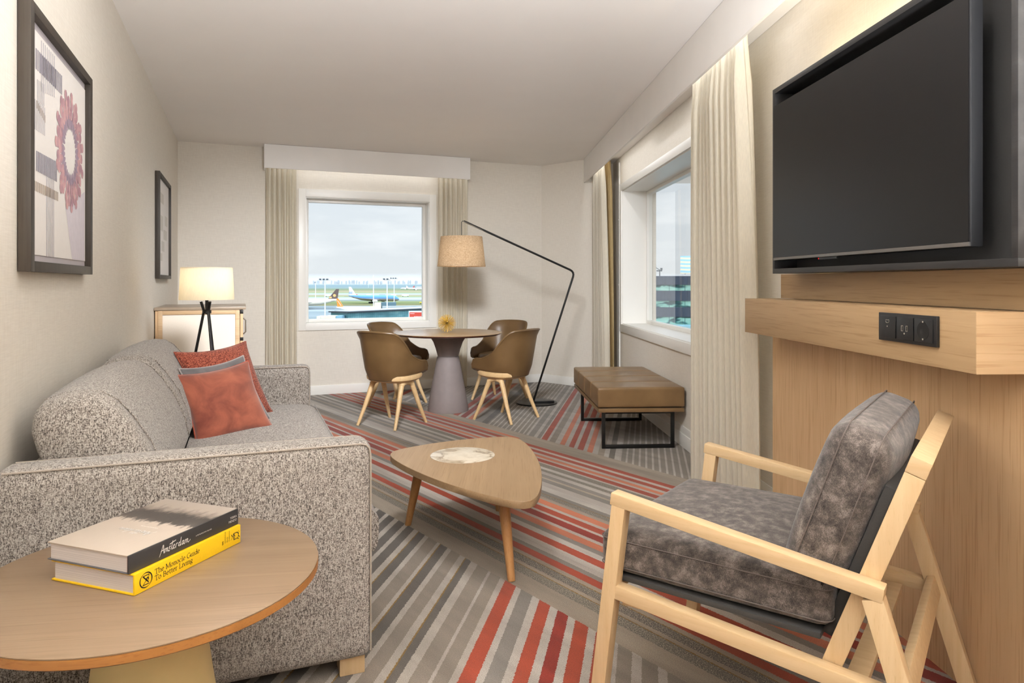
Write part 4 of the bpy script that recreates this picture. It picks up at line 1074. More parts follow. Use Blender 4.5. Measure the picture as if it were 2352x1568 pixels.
g = G(); g.beam((0.752, AW, 0.262), (0.752, W-AW, 0.262), 0.024, 0.060, (-0.28, 0, 0.96), 0.003); g.part('rear_rail', M['beech_x'], ac)
g = G(); g.beam((0.640, AW, 0.232), (0.640, W-AW, 0.232), 0.05, 0.022, (0, 0, 1), 0.003); g.part('seat_rail', M['beech_x'], ac)
g = G(); g.beam((-0.02, W/2, 0.3455), (0.565, W/2, 0.338), W-2*AW-0.004, 0.016, (0, 0, 1), 0.004); g.part('seat_deck', M['dark_deck'], ac)
g = G(); g.beam((0.572, W/2, 0.33), (0.716, W/2, 0.730), W-2*AW-0.082, 0.026, (-1, 0, 0), 0.006); g.part('back_panel', M['dark_deck'], ac)
g = G(); g.soft((0.262, W/2, 0.417), (0.655, W-2*AW-0.006, 0.122), 0.032, 16, (0.006, 0.002, 0.022)); sc = g.part('seat_cushion', M['chenille'], ac)
g = G()
for z in (0.455, 0.376):
    hx, hy = 0.655/2+0.001, (W-2*AW-0.006)/2+0.001; cx, cy = 0.262, W/2; r_ = 0.03
    loop = []
    for ox, oy, a0 in ((hx-r_, hy-r_, 0), (-hx+r_, hy-r_, 90), (-hx+r_, -hy+r_, 180), (hx-r_, -hy+r_, 270)):
        loop += [(cx+ox+r_*math.cos(R(a0+q*22.5)), cy+oy+r_*math.sin(R(a0+q*22.5)), z) for q in range(5)]
    g.tube(loop, 0.0017, 6, True)
g.part('seam', M['chenille_seam'], sc)
lean = R(19)
mb = Matrix.Translation((0.612, W/2, 0.655)) @ Matrix.Rotation(lean, 4, 'Y')
g = G(); g.soft((-0.020, 0, 0), (0.150, W-2*AW-0.02, 0.432), 0.056, 16, (0.024, 0.004, 0.006), m=mb); bc = g.part('back_cushion', M['chenille'], ac)
g = G()
for xx in (-0.060, 0.022):
    hy, hz = (W-2*AW-0.02)/2+0.002, 0.216+0.002; r_ = 0.052; loop = []
    for oy, oz, a0 in ((hy-r_, hz-r_, 0), (-hy+r_, hz-r_, 90), (-hy+r_, -hz+r_, 180), (hy-r_, -hz+r_, 270)):
        loop += [mb @ Vector((xx, oy+r_*math.cos(R(a0+q*22.5)), oz+r_*math.sin(R(a0+q*22.5)))) for q in range(5)]
    g.tube(loop, 0.0017, 6, True)
g.part('seam', M['chenille_seam'], bc)
g = G(); q = mb @ Vector((0.005, -0.342, -0.170)); g.tube([q, q+Vector((0.004, -0.003, -0.02)), q+Vector((0.006, -0.002, -0.038))], 0.0035, 6); g.part('zip_pull', M['black'], bc)

# ================================================================== television wall
g = G(); g.box(1.475, 1.548, -2.9, 3.345, 0.001, 1.02); at(tag(g.part('wall_panel', M['oak_panel']), 'tall oak wall panel below the television shelf', 'wall panel'), (0, 0, 0), ANG_B)
g = G(); g.box(1.485, 1.548, -2.9, 3.275, 1.153, 1.268); at(tag(g.part('back_panel_strip', M['oak_shelf']), 'oak strip panel between the television and the shelf', 'wall panel'), (0, 0, 0), ANG_B)
sh = thing('wall_shelf', 'chunky oak shelf under the television with black sockets', 'shelf', (0, 0, 0), ANG_B)
g = G(); g.box(1.305, 1.474, 1.728, 3.272, 0.989, 1.152, 0.0015); g.part('shelf_board', M['oak_shelf'], sh)
g = G(); g.box(1.305, 1.474, 1.7255, 1.7278, 0.989, 1.152); g.part('lit_end_cap', M['oak_end'], sh)  # thin facing for the paler oak that paints light on this end
# socket plate on the shelf's front
so = thing('socket_plate', 'black triple socket plate on the shelf front', 'socket', (0, 0, 0), ANG_B)
sf_ = 1.3045
ya, yb, za, zb = 1.867, 2.145, 1.046, 1.134
g = G(); g.box(sf_-0.010, sf_, ya, yb, za, zb, 0.002); g.part('plate', M['black_plastic'], so)
wd = (yb-ya-0.02)/3
for i in range(3):
    y1_ = yb-0.010-wd*i; y0_ = y1_-wd
    g = G(); g.box(sf_-0.0135, sf_-0.0102, y0_+0.003, y1_-0.003, za+0.010, zb-0.010, 0.0012); ins = g.part('insert', M['black_plastic'], so)
    f = sf_-0.0137; yc = (y0_+y1_)/2
    if i == 0:
        g = G(); g.tube([(f, yc-0.009, 1.112), (f, yc+0.009, 1.112), (f, yc+0.009, 1.107), (f, yc+0.005, 1.103), (f, yc-0.005, 1.103), (f, yc-0.009, 1.107)], 0.0007, 5, True); g.part('video_port', M['steel'], ins)
        g = G(); g.lathe([(0.0022, 0), (0.0022, 0.001)], 12, m=Matrix.Translation((f, yc, 1.092)) @ Matrix.Rotation(-PI/2, 4, 'Y')); g.part('screw', M['steel'], ins)
    elif i == 1:
        for yy in (yc-0.011, yc+0.011):
            g = G(); g.box(f-0.0005, f+0.0004, yy-0.0045, yy+0.0045, 1.082, 1.099); pt_ = g.part('usb_port', M['steel'], ins)
            g = G(); g.box(f-0.0009, f-0.0004, yy-0.003, yy+0.0015, 1.0835, 1.0975); g.part('slot', M['dark_slot'], pt_)
        g = G(); g.lathe([(0.0028, 0), (0.0028, 0.001)], 12, m=Matrix.Translation((f, yc, 1.075)) @ Matrix.Rotation(-PI/2, 4, 'Y')); g.part('screw', M['steel'], ins)
    else:
        g = G(); g.lathe([(0.0265, 0.0), (0.0265, 0.0009)], 36, m=Matrix.Translation((f+0.0004, yc, 1.090)) @ Matrix.Rotation(-PI/2, 4, 'Y')); rc = g.part('recess', M['dark_slot'], ins)
        g = G()
        for z in (1.1155, 1.0650): g.box(f-0.0010, f+0.0, yc-0.003, yc+0.003, z-0.0025, z+0.0025)
        g.part('earth_clip', M['steel'], rc)
# open black surround and the television in it
tvb = thing('tv_surround', 'open black ash box surround framing the television', 'tv surround', (0, 0, 0), ANG_B)
X0, X1, Y0, Y1, Z0, Z1, TH = 1.360, 1.484, 1.655, 3.085, 1.2695, 2.112, 0.022
g = G(); g.box(X0, X1, Y0, Y1, Z0, Z0+TH, 0.001); g.box(X0, X1, Y0, Y1, Z1-TH, Z1, 0.001); g.box(X0, X1, Y0, Y0+TH, Z0+TH, Z1-TH, 0.001); g.box(X0, X1, Y1-TH, Y1, Z0+TH, Z1-TH, 0.001)
g.part('box_frame', M['black_ash'], tvb)
g = G(); g.box(X1-0.02, X1-0.002, Y0+TH, Y1-TH, Z0+TH, Z1-TH); g.part('back_board', plain('dark_grey_board', (50, 49, 48), 0.7, var=0.06, scale=200), tvb)
g = G(); g.box(X1, 1.5475, Y0+0.10, Y1-0.10, Z0+0.08, Z1-0.10); g.part('mounting_cleat', M['black_plastic'], tvb)
g = G(); g.box(1.492, 1.502, Y0+0.12, Y1-0.12, Z1-0.096, Z1-0.088); g.part('light_strip', emit('warm_light_strip', (255, 208, 120), 6.0), tvb)
light('strip_light_top', 'AREA', (1.515, (Y0+Y1)/2, Z1-0.03), 2.2, (1, 0.80, 0.42), 1.25, (R(180), 0, R(90)), tvb, shape='RECTANGLE', size_y=0.03)
light('strip_light_side', 'AREA', (1.515, Y1-0.03, (Z0+Z1)/2), 1.6, (1, 0.80, 0.42), 0.7, (R(90), R(90), R(180)), tvb, shape='RECTANGLE', size_y=0.03)
tv = thing('television', 'large black flat television switched off, dark glossy screen', 'television', (0, 0, 0), ANG_B)
TX = 1.352; TY0, TY1, TZ0, TZ1 = 1.815, 3.058, 1.328, 2.030
g = G(); g.box(TX+0.003, TX+0.040, TY0, TY1, TZ0, TZ1, 0.004); g.part('housing', M['black_plastic'], tv)
g = G(); g.box(TX, TX+0.004, TY0+0.004, TY1-0.002, TZ0+0.014, TZ1-0.002); g.part('screen', M['screen'], tv)
g = G(); g.box(TX-0.001, TX+0.006, TY0+0.001, TY1-0.001, TZ0+0.0015, TZ0+0.013, 0.001); g.part('bottom_trim', plain('brushed_grey_trim', (120, 116, 112), 0.35, 0.7), tv)
g = G(); g.box(TX+0.041, X1-0.021, 2.2, 2.7, 1.5, 1.9); g.part('wall_mount', M['black_plastic'], tv)
g = G(); g.box(TX+0.006, TX+0.012, 2.52, 2.66, TZ0-0.008, TZ0+0.001); sn = g.part('sensor_bar', M['black_plastic'], tv)
g = G(); g.box(TX+0.0052, TX+0.006, 2.655, 2.659, TZ0-0.006, TZ0-0.002); g.part('standby_light', emit('red_standby', (255, 30, 30), 1.2), sn)

# ================================================================== added ceiling fill lights over the near half of the room (above the picture's top edge)
NEUT = (0.955, 0.99, 1.045)
def fill_ceiling_light(label, x, y, e):  # made-up fitting, added out of view to brighten the near half
    c = thing('fill_ceiling_light', label, 'fill light', (x, y, H-0.001))
    g = G(); g.lathe([(0.26, -0.001), (0.26, -0.05), (0.245, -0.055)], 48, cap1=False); g.part('rim', M['trim'], c)
    g = G(); g.lathe([(0.244, -0.052), (0.15, -0.062), (0.003, -0.066)], 48); g.part('diffuser', M['diffuser'], c)
    light('fill_ceiling_lamp', 'AREA', (0, 0, -0.075), e, NEUT, 0.5, (0, 0, 0), c, shape='DISK')
    return c
M['strip'] = emit('fill_pelmet_strip', (255, 236, 206), 1.0)  # glow for the strips added inside the pelmets
M['diffuser'] = emit('fill_lamp_diffuser', (255, 236, 206), 2.0)
fill_ceiling_light('added unseen round fill light above the armchair, nearest the television wall', 0.62, 1.4, LP[1])
fill_ceiling_light('added unseen round fill light behind the photographer, near the bedroom side', -1.2, -1.2, LP[3])
def fill_spotlight(label, x, y, aim, e, cone=54):  # added lamp out of view that brightens the far end of the room
    c = thing('fill_ceiling_spotlight', label, 'fill_spotlight', (x, y, H-0.001))
    d = (Vector(aim)-Vector((x, y, H-0.09))).normalized(); q = d.to_track_quat('-Z', 'Y')
    mt = Matrix.Translation((0, 0, -0.09)) @ q.to_matrix().to_4x4()
    g = G(); g.lathe([(0.05, -0.001), (0.05, -0.012)], 32); g.tube([(0, 0, -0.01), (0, 0, -0.085)], 0.012, 10); g.part('mount', M['trim'], c)
    g = G(); g.lathe([(0.055, 0.06), (0.06, 0.05), (0.062, -0.05), (0.058, -0.05), (0.054, 0.045)], 32, m=mt, cap1=False); g.part('can', M['trim'], c)
    g = G(); g.lathe([(0.053, -0.02), (0.053, -0.022)], 32, m=mt); g.part('lens', M['diffuser'], c)
    light('fill_spotlight_lamp', 'SPOT', mt @ Vector((0, 0, -0.056)), e, NEUT, 0.24, q.to_euler(), c, spot_size=R(cone), spot_blend=1.0)
fill_spotlight('added unseen white fill lamp above the coffee table, aimed at the far left corner', -0.52, 2.75, (-2.2, 6.6, 0.75), LP[6])
fill_spotlight('added unseen white fill lamp above the coffee table, aimed at the dining end', -0.12, 2.75, (0.35, 8.0, 0.6), LP[7])
fill_spotlight('added unseen white fill lamp above the coffee table, aimed at the carpet before the dining table', -0.32, 2.55, (-0.35, 5.2, 0.0), LP[2], 100)
fill_ceiling_light('added unseen round fill light above the sofa side of the coffee table', -0.85, 3.0, LP[0])
g = G(); g.box(0.25, 2.40, T_W-0.165, T_W-0.155, 2.60, 2.61); ps = g.part('light_strip', M['strip'], bpy.data.objects['curtain_pelmet'])  # made-up strip hidden in the far pelmet as fill for wall and curtains
light('fill_pelmet_lamp', 'AREA', (1.325, T_W-0.16, 2.598), LP[8], NEUT, 2.1, (0, 0, 0), bpy.data.objects['curtain_pelmet'], shape='RECTANGLE', size_y=0.02)
g = G(); g.box(1.285, 1.295, 3.1, 7.7, 2.565, 2.5745); ps = g.part('light_strip', M['strip'], bpy.data.objects['curtain_pelmet.001'])  # same added fill strip, hidden in the right pelmet
light('fill_pelmet_lamp', 'AREA', (1.29, 5.4, 2.563), LP[9], NEUT, 0.02, (0, 0, 0), bpy.data.objects['curtain_pelmet.001'], shape='RECTANGLE', size_y=4.5)
def fill_uplighter(label, x, y, e):  # unseen lamp added to throw fill light onto the ceiling
    tc = thing('fill_uplighter', label, 'lamp', (x, y, 0))
    g = G(); g.lathe([(0.14, 0.0), (0.14, 0.015), (0.02, 0.03)], 40); g.part('base', M['black'], tc)
    g = G(); g.tube([(0, 0, 0.02), (0, 0, 1.12)], 0.012, 12); g.part('pole', M['black'], tc)
    g = G(); g.lathe([(0.02, 1.10), (0.09, 1.14), (0.17, 1.19), (0.166, 1.194), (0.086, 1.15), (0.01, 1.112)], 40); g.part('bowl', M['black'], tc)
    light('fill_uplighter_lamp', 'AREA', (0, 0, 1.188), e, NEUT, 0.28, (PI, 0, 0), tc, shape='DISK')
fill_uplighter('added unseen black fill lamp beside the photographer, sofa side', -0.52, 0.40, LP[4])
fill_uplighter('added unseen black fill lamp behind the armchair, television side', 0.85, 0.30, LP[5])

# ================================================================== outside: airfield to the far wall's window
GZ = -22.0
def gcol(rows):
    return [(p, lin(c)) for p, c in rows]
k = NT('airfield_ground'); co = k.coord(); X, Y, Z = k.sep(co)
nz = k.noise(k.scale(co, (0.004, 0.02, 0)), 1, 4, 0.6)
yy = k.math('ADD', Y, k.math('MULTIPLY', k.math('SUBTRACT', nz, 0.5), k.math('MULTIPLY', Y, 0.05)))
inv = k.math('DIVIDE', 36587.0, k.math('MAXIMUM', yy, 300.0))      # pace the bands by distance: 36587/y
GRASS = (104, 110, 76); TANG = (138, 126, 98); TAR = (112, 120, 120); TARL = (146, 150, 150); FAR = (104, 120, 116)
f = k.math('DIVIDE', inv, 110.0)
bands = [(0, FAR), (8.5, (120, 132, 116)), (10, TANG), (11.2, (98, 114, 114)), (15, (108, 122, 122)), (19, GRASS), (21.5, TANG), (24, (122, 126, 86)), (27, TARL), (30, TANG), (33, (122, 128, 86)), (36, TARL), (39, (154, 156, 152)), (41, TAR),
         (44.6, (112, 116, 74)), (47, (96, 104, 60)), (53, (106, 98, 64)), (54.5, TAR), (62, (104, 110, 112)), (66, TARL), (67.5, TAR), (78, (124, 130, 130)), (80, TAR), (100, TAR)]
col = k.ramp(f, [(p/110.0, lin(c)) for p, c in bands], 'LINEAR')
st = k.noise(k.scale(co, (0.05, 0.6, 0)), 1, 3, 0.6)
k.bsdf(k.mix(1.0, col, k.ramp(st, [(0.3, (0.88, 0.88, 0.88, 1)), (0.7, (1.1, 1.1, 1.1, 1))]), 'MULTIPLY'), 0.9, spec=0.1); M['ground_out'] = k.m
prof = [(60, GZ), (1600, GZ), (2400, GZ+5), (3300, GZ+12), (3700, GZ+13), (9000, GZ+14)]
g = G(); g.loft([[(x, y, z) for x in (-6000, -1500, -600, 0, 3000)] for y, z in prof], closed=False)
o = g.part('ground_outside', M['ground_out'], smooth=False, recalc=False); o['kind'] = 'structure'

M['tree_far'] = plain('hazed_poplar', (84, 92, 96), 0.9, var=0.15, scale=0.3, spec=0.05)  # grey of the crowns has the distance haze mixed into it
M['trunk'] = plain('far_trunk', (104, 100, 96), 0.9)
protos = []
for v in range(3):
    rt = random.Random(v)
    t = thing('poplar_tree', 'hazy poplar in the distant row beyond the airfield', 'tree', (0, 0, 0), 0, 'far poplars beyond the airfield')
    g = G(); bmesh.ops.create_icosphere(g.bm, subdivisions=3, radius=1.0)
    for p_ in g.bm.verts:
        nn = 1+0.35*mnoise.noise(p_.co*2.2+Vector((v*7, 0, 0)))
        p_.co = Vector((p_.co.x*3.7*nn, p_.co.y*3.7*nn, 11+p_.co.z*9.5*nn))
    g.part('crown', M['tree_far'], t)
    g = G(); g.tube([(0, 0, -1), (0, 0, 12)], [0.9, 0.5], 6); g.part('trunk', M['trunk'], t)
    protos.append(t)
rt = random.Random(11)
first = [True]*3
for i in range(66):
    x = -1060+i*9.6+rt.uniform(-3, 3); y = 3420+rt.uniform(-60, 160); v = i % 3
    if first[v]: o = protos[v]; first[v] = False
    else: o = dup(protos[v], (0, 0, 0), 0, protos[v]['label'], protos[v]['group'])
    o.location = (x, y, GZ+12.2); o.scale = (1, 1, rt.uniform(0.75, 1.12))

M['plane_white'] = plain('white_paint', (236, 234, 230), 0.45, var=0.01, scale=0.5)
M['plane_blue'] = plain('light_blue_paint', (84, 138, 204), 0.45, var=0.01, scale=0.5)
M['plane_grey'] = plain('grey_belly', (160, 152, 148), 0.5, var=0.01, scale=0.5)
M['plane_cream'] = plain('cream_paint', (240, 232, 212), 0.45, var=0.01, scale=0.5)
M['fin_brown'] = plain('brown_fin', (100, 82, 76), 0.5, var=0.05, scale=0.5)
M['fin_gold'] = plain('gold_mark', (214, 176, 112), 0.5)
M['fin_orange'] = plain('orange_fin', (226, 138, 52), 0.5, var=0.02, scale=0.5)
M['fin_red'] = plain('red_fin', (196, 70, 66), 0.5)
M['tyre'] = plain('dark_gear', (58, 58, 60), 0.8)
def airliner(label, nose, heading, Lf, dia, upper, belly, fin, blue=None, gear=True, cz=None):
    """local +x = nose; the nose tip is at the origin's plan position"""
    t = thing('airliner', label, 'aeroplane', (nose[0], nose[1], GZ), R(heading))
    r = dia/2; zc = r+2.6 if cz is None else cz
    def ring(x, rr, dz=0.0): return (x, rr, dz)
    sec = [(0, 0.05, -r*0.35), (-1.2, r*0.45, -r*0.28), (-3.2, r*0.78, -r*0.12), (-6.5, r, 0), (-Lf*0.62, r, 0), (-Lf*0.74, r*0.9, r*0.10), (-Lf*0.86, r*0.58, r*0.38), (-Lf*0.95, r*0.3, r*0.62), (-Lf, r*0.1, r*0.78)]
    def half(a0, a1, n=14):
        rows = []
        for x, rr, dz in sec: rows.append([(x, rr*math.cos(R(a0+(a1-a0)*i/n)), zc+dz+rr*math.sin(R(a0+(a1-a0)*i/n))) for i in range(n+1)])
        return rows
    g = G(); g.loft(half(-8, 188), closed=False); g.part('fuselage', upper, t, recalc=False, sharp=180)
    g = G(); g.loft(half(188, 352), closed=False); g.part('belly', belly, t, recalc=False, sharp=180)
    h = dia*1.55; xb = -Lf*0.84; zb = zc+r*0.75
    def slab(pts, y0, y1): return [[(x, y0, z) for x, z in pts], [(x, y1, z) for x, z in pts]]
    g = G(); fp = [(xb, zb), (xb-Lf*0.115, zb+h), (xb-Lf*0.155, zb+h), (xb-Lf*0.135, zb)]
    g.loft(slab(fp, -0.25, 0.25)); fn = g.part('tail_fin', fin, t)
    for s in (-1, 1):
        g = G(); g.loft([[(-Lf*0.36, s*r*0.6, zc-r*0.55), (-Lf*0.54, s*r*0.6, zc-r*0.55), (-Lf*0.54, s*r*0.6, zc-r*0.75), (-Lf*0.36, s*r*0.6, zc-r*0.75)],
                         [(-Lf*0.60, s*Lf*0.45, zc+r*0.25), (-Lf*0.645, s*Lf*0.45, zc+r*0.25), (-Lf*0.645, s*Lf*0.45, zc+r*0.2), (-Lf*0.60, s*Lf*0.45, zc+r*0.2)]]); g.part('wing', belly, t)
        g = G(); g.loft([[(-Lf*0.88, s*r*0.3, zc+r*0.45), (-Lf*0.95, s*r*0.3, zc+r*0.45), (-Lf*0.95, s*r*0.3, zc+r*0.38), (-Lf*0.88, s*r*0.3, zc+r*0.38)],
                         [(-Lf*0.975, s*Lf*0.15, zc+r*0.6), (-Lf*1.0, s*Lf*0.15, zc+r*0.6), (-Lf*1.0, s*Lf*0.15, zc+r*0.55), (-Lf*0.975, s*Lf*0.15, zc+r*0.55)]]); g.part('tailplane', belly, t)
        g = G(); g.lathe([(r*0.32, 0), (r*0.5, 0.6), (r*0.5, Lf*0.05), (r*0.3, Lf*0.085)], 20, m=Matrix.Translation((-Lf*0.345, s*Lf*0.15, zc-r*0.95)) @ Matrix.Rotation(-PI/2, 4, 'Y')); g.part('engine', M['plane_white'], t)
    if gear:
        for x, y in ((-Lf*0.09, 0), (-Lf*0.52, r*0.9), (-Lf*0.52, -r*0.9)):
            g = G(); wr = min(0.9, zc-r)
            g.lathe([(wr, -0.9), (wr, 0.9)], 16, m=Matrix.Translation((x, y, wr+0.02)) @ Matrix.Rotation(PI/2, 4, 'X')); g.box(x-0.3, x+0.3, y-0.3, y+0.3, wr, zc-r*0.7)
            if x < -Lf*0.2: g.lathe([(wr, -0.9), (wr, 0.9)], 16, m=Matrix.Translation((x-2.2, y, wr+0.02)) @ Matrix.Rotation(PI/2, 4, 'X'))
            g.part('wheels', M['tyre'], t)
    return t, fn, (xb, zb, h, Lf, zc, r)
t, fn, q = airliner('light blue and white airliner taxiing across the airfield', (-123, 748), -18, 63, 6.4, M['plane_blue'], M['plane_grey'], M['plane_white'])
g = G()
for i in range(5): g.box(q[0]-9.0+i*0.9-0.3, q[0]-9.0+i*0.9+0.3, -0.32, -0.26, q[1]+3.4, q[1]+4.3)
g.box(q[0]-9.6, q[0]-4.9, -0.32, -0.26, q[1]+2.2, q[1]+2.8); g.part('fin_mark', M['plane_blue'], fn)
t, fn, q = airliner('cream airliner with brown and gold tail at the left window edge', (-216, 596), 196, 64, 6.0, M['plane_cream'], M['plane_cream'], M['fin_brown'])
g = G(); g.lathe([(1.3, -0.05), (1.3, 0.05)], 20, m=Matrix.Translation((q[0]-6.0, 0.29, q[1]+3.6)) @ Matrix.Rotation(PI/2, 4, 'X')); g.box(q[0]-3.6, q[0]-1.4, 0.26, 0.31, q[1]+1.2, q[1]+2.6); g.part('fin_mark', M['fin_gold'], fn)
t, fn, q = airliner('airliner with orange tail behind the terminal pier', (-88, 470), -8, 34, 3.9, M['plane_white'], M['plane_white'], M['fin_orange'])
g = G()
for i in range(5): g.box(q[0]-2.2-i*0.55, q[0]-1.8-i*0.55, -0.31, -0.26, q[1]+1.0+i*0.75, q[1]+1.6+i*0.75)
g.part('fin_mark', M['plane_white'], fn)
airliner('small white airliner with red tail far off near the tree line', (-338, 2080), 172, 44, 4.2, M['plane_white'], M['plane_white'], M['fin_red'])
airliner('small plain white airliner far off, cut by the window frame', (-245, 1900), -8, 50, 4.6, M['plane_white'], M['plane_white'], M['plane_white'])
airliner('tiny white airliner behind the red tailed one', (-345, 2450), 176, 60, 4.4, M['plane_white'], M['plane_white'], M['plane_white'])

M['mast'] = plain('galvanised_mast', (226, 230, 230), 0.5, spec=0.3)
M['mast_head'] = plain('dark_floodlights', (70, 76, 80), 0.6)
for lab, x, y, h, hd in (('tall light mast in front of the cream airliner', -117.5, 431, 24.6, 3), ('tall plain mast in front of the blue airliner', -113.5, 562, 29.0, 0),
                     ('light mast rising from the glass pier roof line', -81.6, 448, 24.8, 2), ('light mast right of the blue airliner nose', -110.5, 643, 26.6, 3),
                     ('thin light mast at the left window edge', -275.5, 962, 22.6, 1), ('thin mast beyond the blue airliner tail', -490, 2340, 28.0, 1)):
    t = thing('light_mast', lab, 'light mast', (x, y, GZ))
    g = G(); g.tube([(0, 0, 0), (0, 0, h)], [0.42 if y < 700 else 0.5, 0.30 if y < 700 else 0.4], 8); g.part('pole', M['mast'], t)
    if hd:
        g = G(); g.box(-1.6*hd*0.7, 1.6*hd*0.7, -0.15, 0.15, h-0.1, h+0.1)
        for i in range(hd): g.box(-1.5*hd*0.7+i*2.2-0.5, -1.5*hd*0.7+i*2.2+0.7, -0.6, 0.6, h+0.1, h+0.9)
        g.part('floodlights', M['mast_head'], t)

# glass pier with its roofs
k = NT('pier_glass'); co = k.coord(); X, Y, Z = k.sep(co)
grid = k.math('MAXIMUM', k.math('LESS_THAN', k.math('FRACT', k.math('DIVIDE', X, 1.6)), 0.10), k.math('LESS_THAN', k.math('FRACT', k.math('DIVIDE', Z, 2.3)), 0.06))
col = k.ramp(k.noise(k.scale(co, (0.09, 0.09, 0.3)), 1, 3), [(0.3, lin((62, 108, 114))), (0.55, lin((98, 144, 148))), (0.75, lin((146, 178, 172)))])
k.bsdf(k.mix(grid, col, lin((70, 108, 114))), 0.25, spec=0.5); M['pier_glass'] = k.m
M['pier_roof'] = plain('pale_flat_roof', (176, 180, 178), 0.8, spec=0.1, scale=0.2)
M['pier_dark'] = plain('dark_roof_edge', (38, 42, 46), 0.7)
M['pier_cream'] = plain('cream_cladding', (228, 214, 184), 0.7, var=0.02, scale=0.2)
k = NT('cream_glazing'); co = k.coord(); X, Y, Z = k.sep(co)
grid = k.math('MAXIMUM', k.math('LESS_THAN', k.math('FRACT', k.math('DIVIDE', X, 2.2)), 0.08), k.math('LESS_THAN', k.math('FRACT', k.math('DIVIDE', Z, 2.6)), 0.08))
k.bsdf(k.mix(grid, lin((222, 224, 190)), lin((180, 184, 160))), 0.4); M['cream_glazing'] = k.m
pr_ = thing('terminal_pier', 'low glass terminal pier with dark roof edge along the window bottom', 'building', (-89, 372, GZ), math.atan2(50, 36))
Lp = 75
g = G(); g.box(0, Lp, 0, 14, 0, 6.6); g.part('glass_wall', M['pier_glass'], pr_)
g = G(); g.box(-1, Lp, -1.0, 15, 6.6, 7.2); g.part('roof_edge', M['pier_dark'], pr_)
g = G(); g.box(3, Lp, 2, 14.5, 7.2, 7.5); g.part('roof', M['pier_roof'], pr_)
t = thing('pier_annex', 'low cream and glazed block left of the glass pier', 'building', (-104.5, 366, GZ), R(0))
g = G(); g.box(4.4, 10.2, 0, 9, 0, 5.2); g.part('cream_block', M['pier_cream'], t)
g = G(); g.box(0, 4.35, 0.3, 9, 0, 5.0); g.part('glazed_block', M['cream_glazing'], t)
g = G(); g.box(10.25, 13.6, 0.5, 9, 0, 5.3); g.part('blue_block', plain('blue_glazing', (132, 170, 186), 0.3), t)
t = thing('roof_plant_room', 'small cream plant room with long dark louvres above the pier roof', 'building', (-94, 470, GZ), R(14))
g = G(); g.box(0, 4.2, 0, 6, 0, 9.2); g.part('cream_box', M['pier_cream'], t)
g = G(); g.box(4.3, 14.5, 0.5, 6, 0, 9.4); g.part('louvre_box', plain('slate_louvres', (88, 112, 120), 0.6), t)
g = G(); g.box(5.0, 40, -4, 0.2, 0, 7.0); g.part('flat_roof', M['pier_roof'], t)
t = thing('billboard', 'red billboard at the right window edge beyond the pier', 'sign', (-60.0, 398, GZ), R(2))
g = G(); g.box(0, 14, 0, 0.5, 2.0, 6.6); g.part('frame', M['plane_white'], t)
g = G(); g.box(0.5, 13.5, -0.06, -0.01, 2.4, 5.8); bp_ = g.part('panel', plain('red_panel', (206, 70, 50), 0.5, scale=0.3), t)
g = G()
for i in range(9):
    w_ = 0.42+0.14*((i*7) % 3); g.tube([(3.4+i*0.82+w_*0.5*math.cos(a_), -0.09, 3.05+0.36*math.sin(a_)) for a_ in [2*PI*j/10*(0.86 if i % 2 else 1) for j in range(10)]], 0.10, 4, i % 2 == 0)
for i in range(5): g.box(1.0+i*0.5, 1.3+i*0.5, -0.10, -0.065, 4.9, 5.2)
g.part('lettering', M['plane_white'], bp_)
g = G()
for x in (1, 7, 13): g.box(x-0.2, x+0.2, 0.1, 0.4, 0, 2.0)
g.part('post', M['mast'], t)
# ground vehicles in the far parking area and on the apron
veh = [(-300, 1100, 9, (236, 236, 232)), (-262, 1130, 7, (206, 120, 110)), (-238, 1120, 8, (230, 232, 232)), (-214, 1105, 9, (150, 162, 176)), (-196, 1110, 8, (240, 240, 238)), (-178, 1108, 11, (240, 240, 238))]
for i, (x, y, L_, c_) in enumerate(veh):
    t = thing('service_vehicle', 'tiny %s service vehicle parked on the far apron' % ('pale', 'reddish', 'whitish', 'blue grey', 'white', 'long white')[i], 'vehicle', (x, y, GZ), R(3))
    g = G(); g.box(0, L_, 0, 3, 0.9, 3.6, 0.2); g.part('body', plain('vehicle_paint', c_, 0.5, scale=0.5), t)
    for wx in (1.4, L_-1.4):
        g = G(); g.lathe([(0.6, -0.1), (0.6, 3.1)], 12, m=Matrix.Translation((wx, 3.0, 0.6)) @ Matrix.Rotation(PI/2, 4, 'X')); g.part('wheel', M['tyre'], t)
M['hi_vis'] = plain('yellow_paint', (230, 200, 60), 0.5)
for lab, x, y in (('small yellow airport truck below the blue airliner belly', -126, 610), ('small yellow airport truck ahead of the blue airliner', -100, 742)):
    t = thing('airport_truck', lab, 'vehicle', (x, y, GZ), R(5))
    g = G(); g.box(0, 5.0, 0, 2.4, 0.6, 1.9, 0.1); g.box(3.4, 4.9, 0.1, 2.3, 1.9, 2.8, 0.1); g.part('body', M['hi_vis'], t)
    for wx in (1.1, 3.9):
        g = G(); g.lathe([(0.5, -0.05), (0.5, 2.5)], 12, m=Matrix.Translation((wx, 2.45, 0.5)) @ Matrix.Rotation(PI/2, 4, 'X')); g.part('wheel', M['tyre'], t)

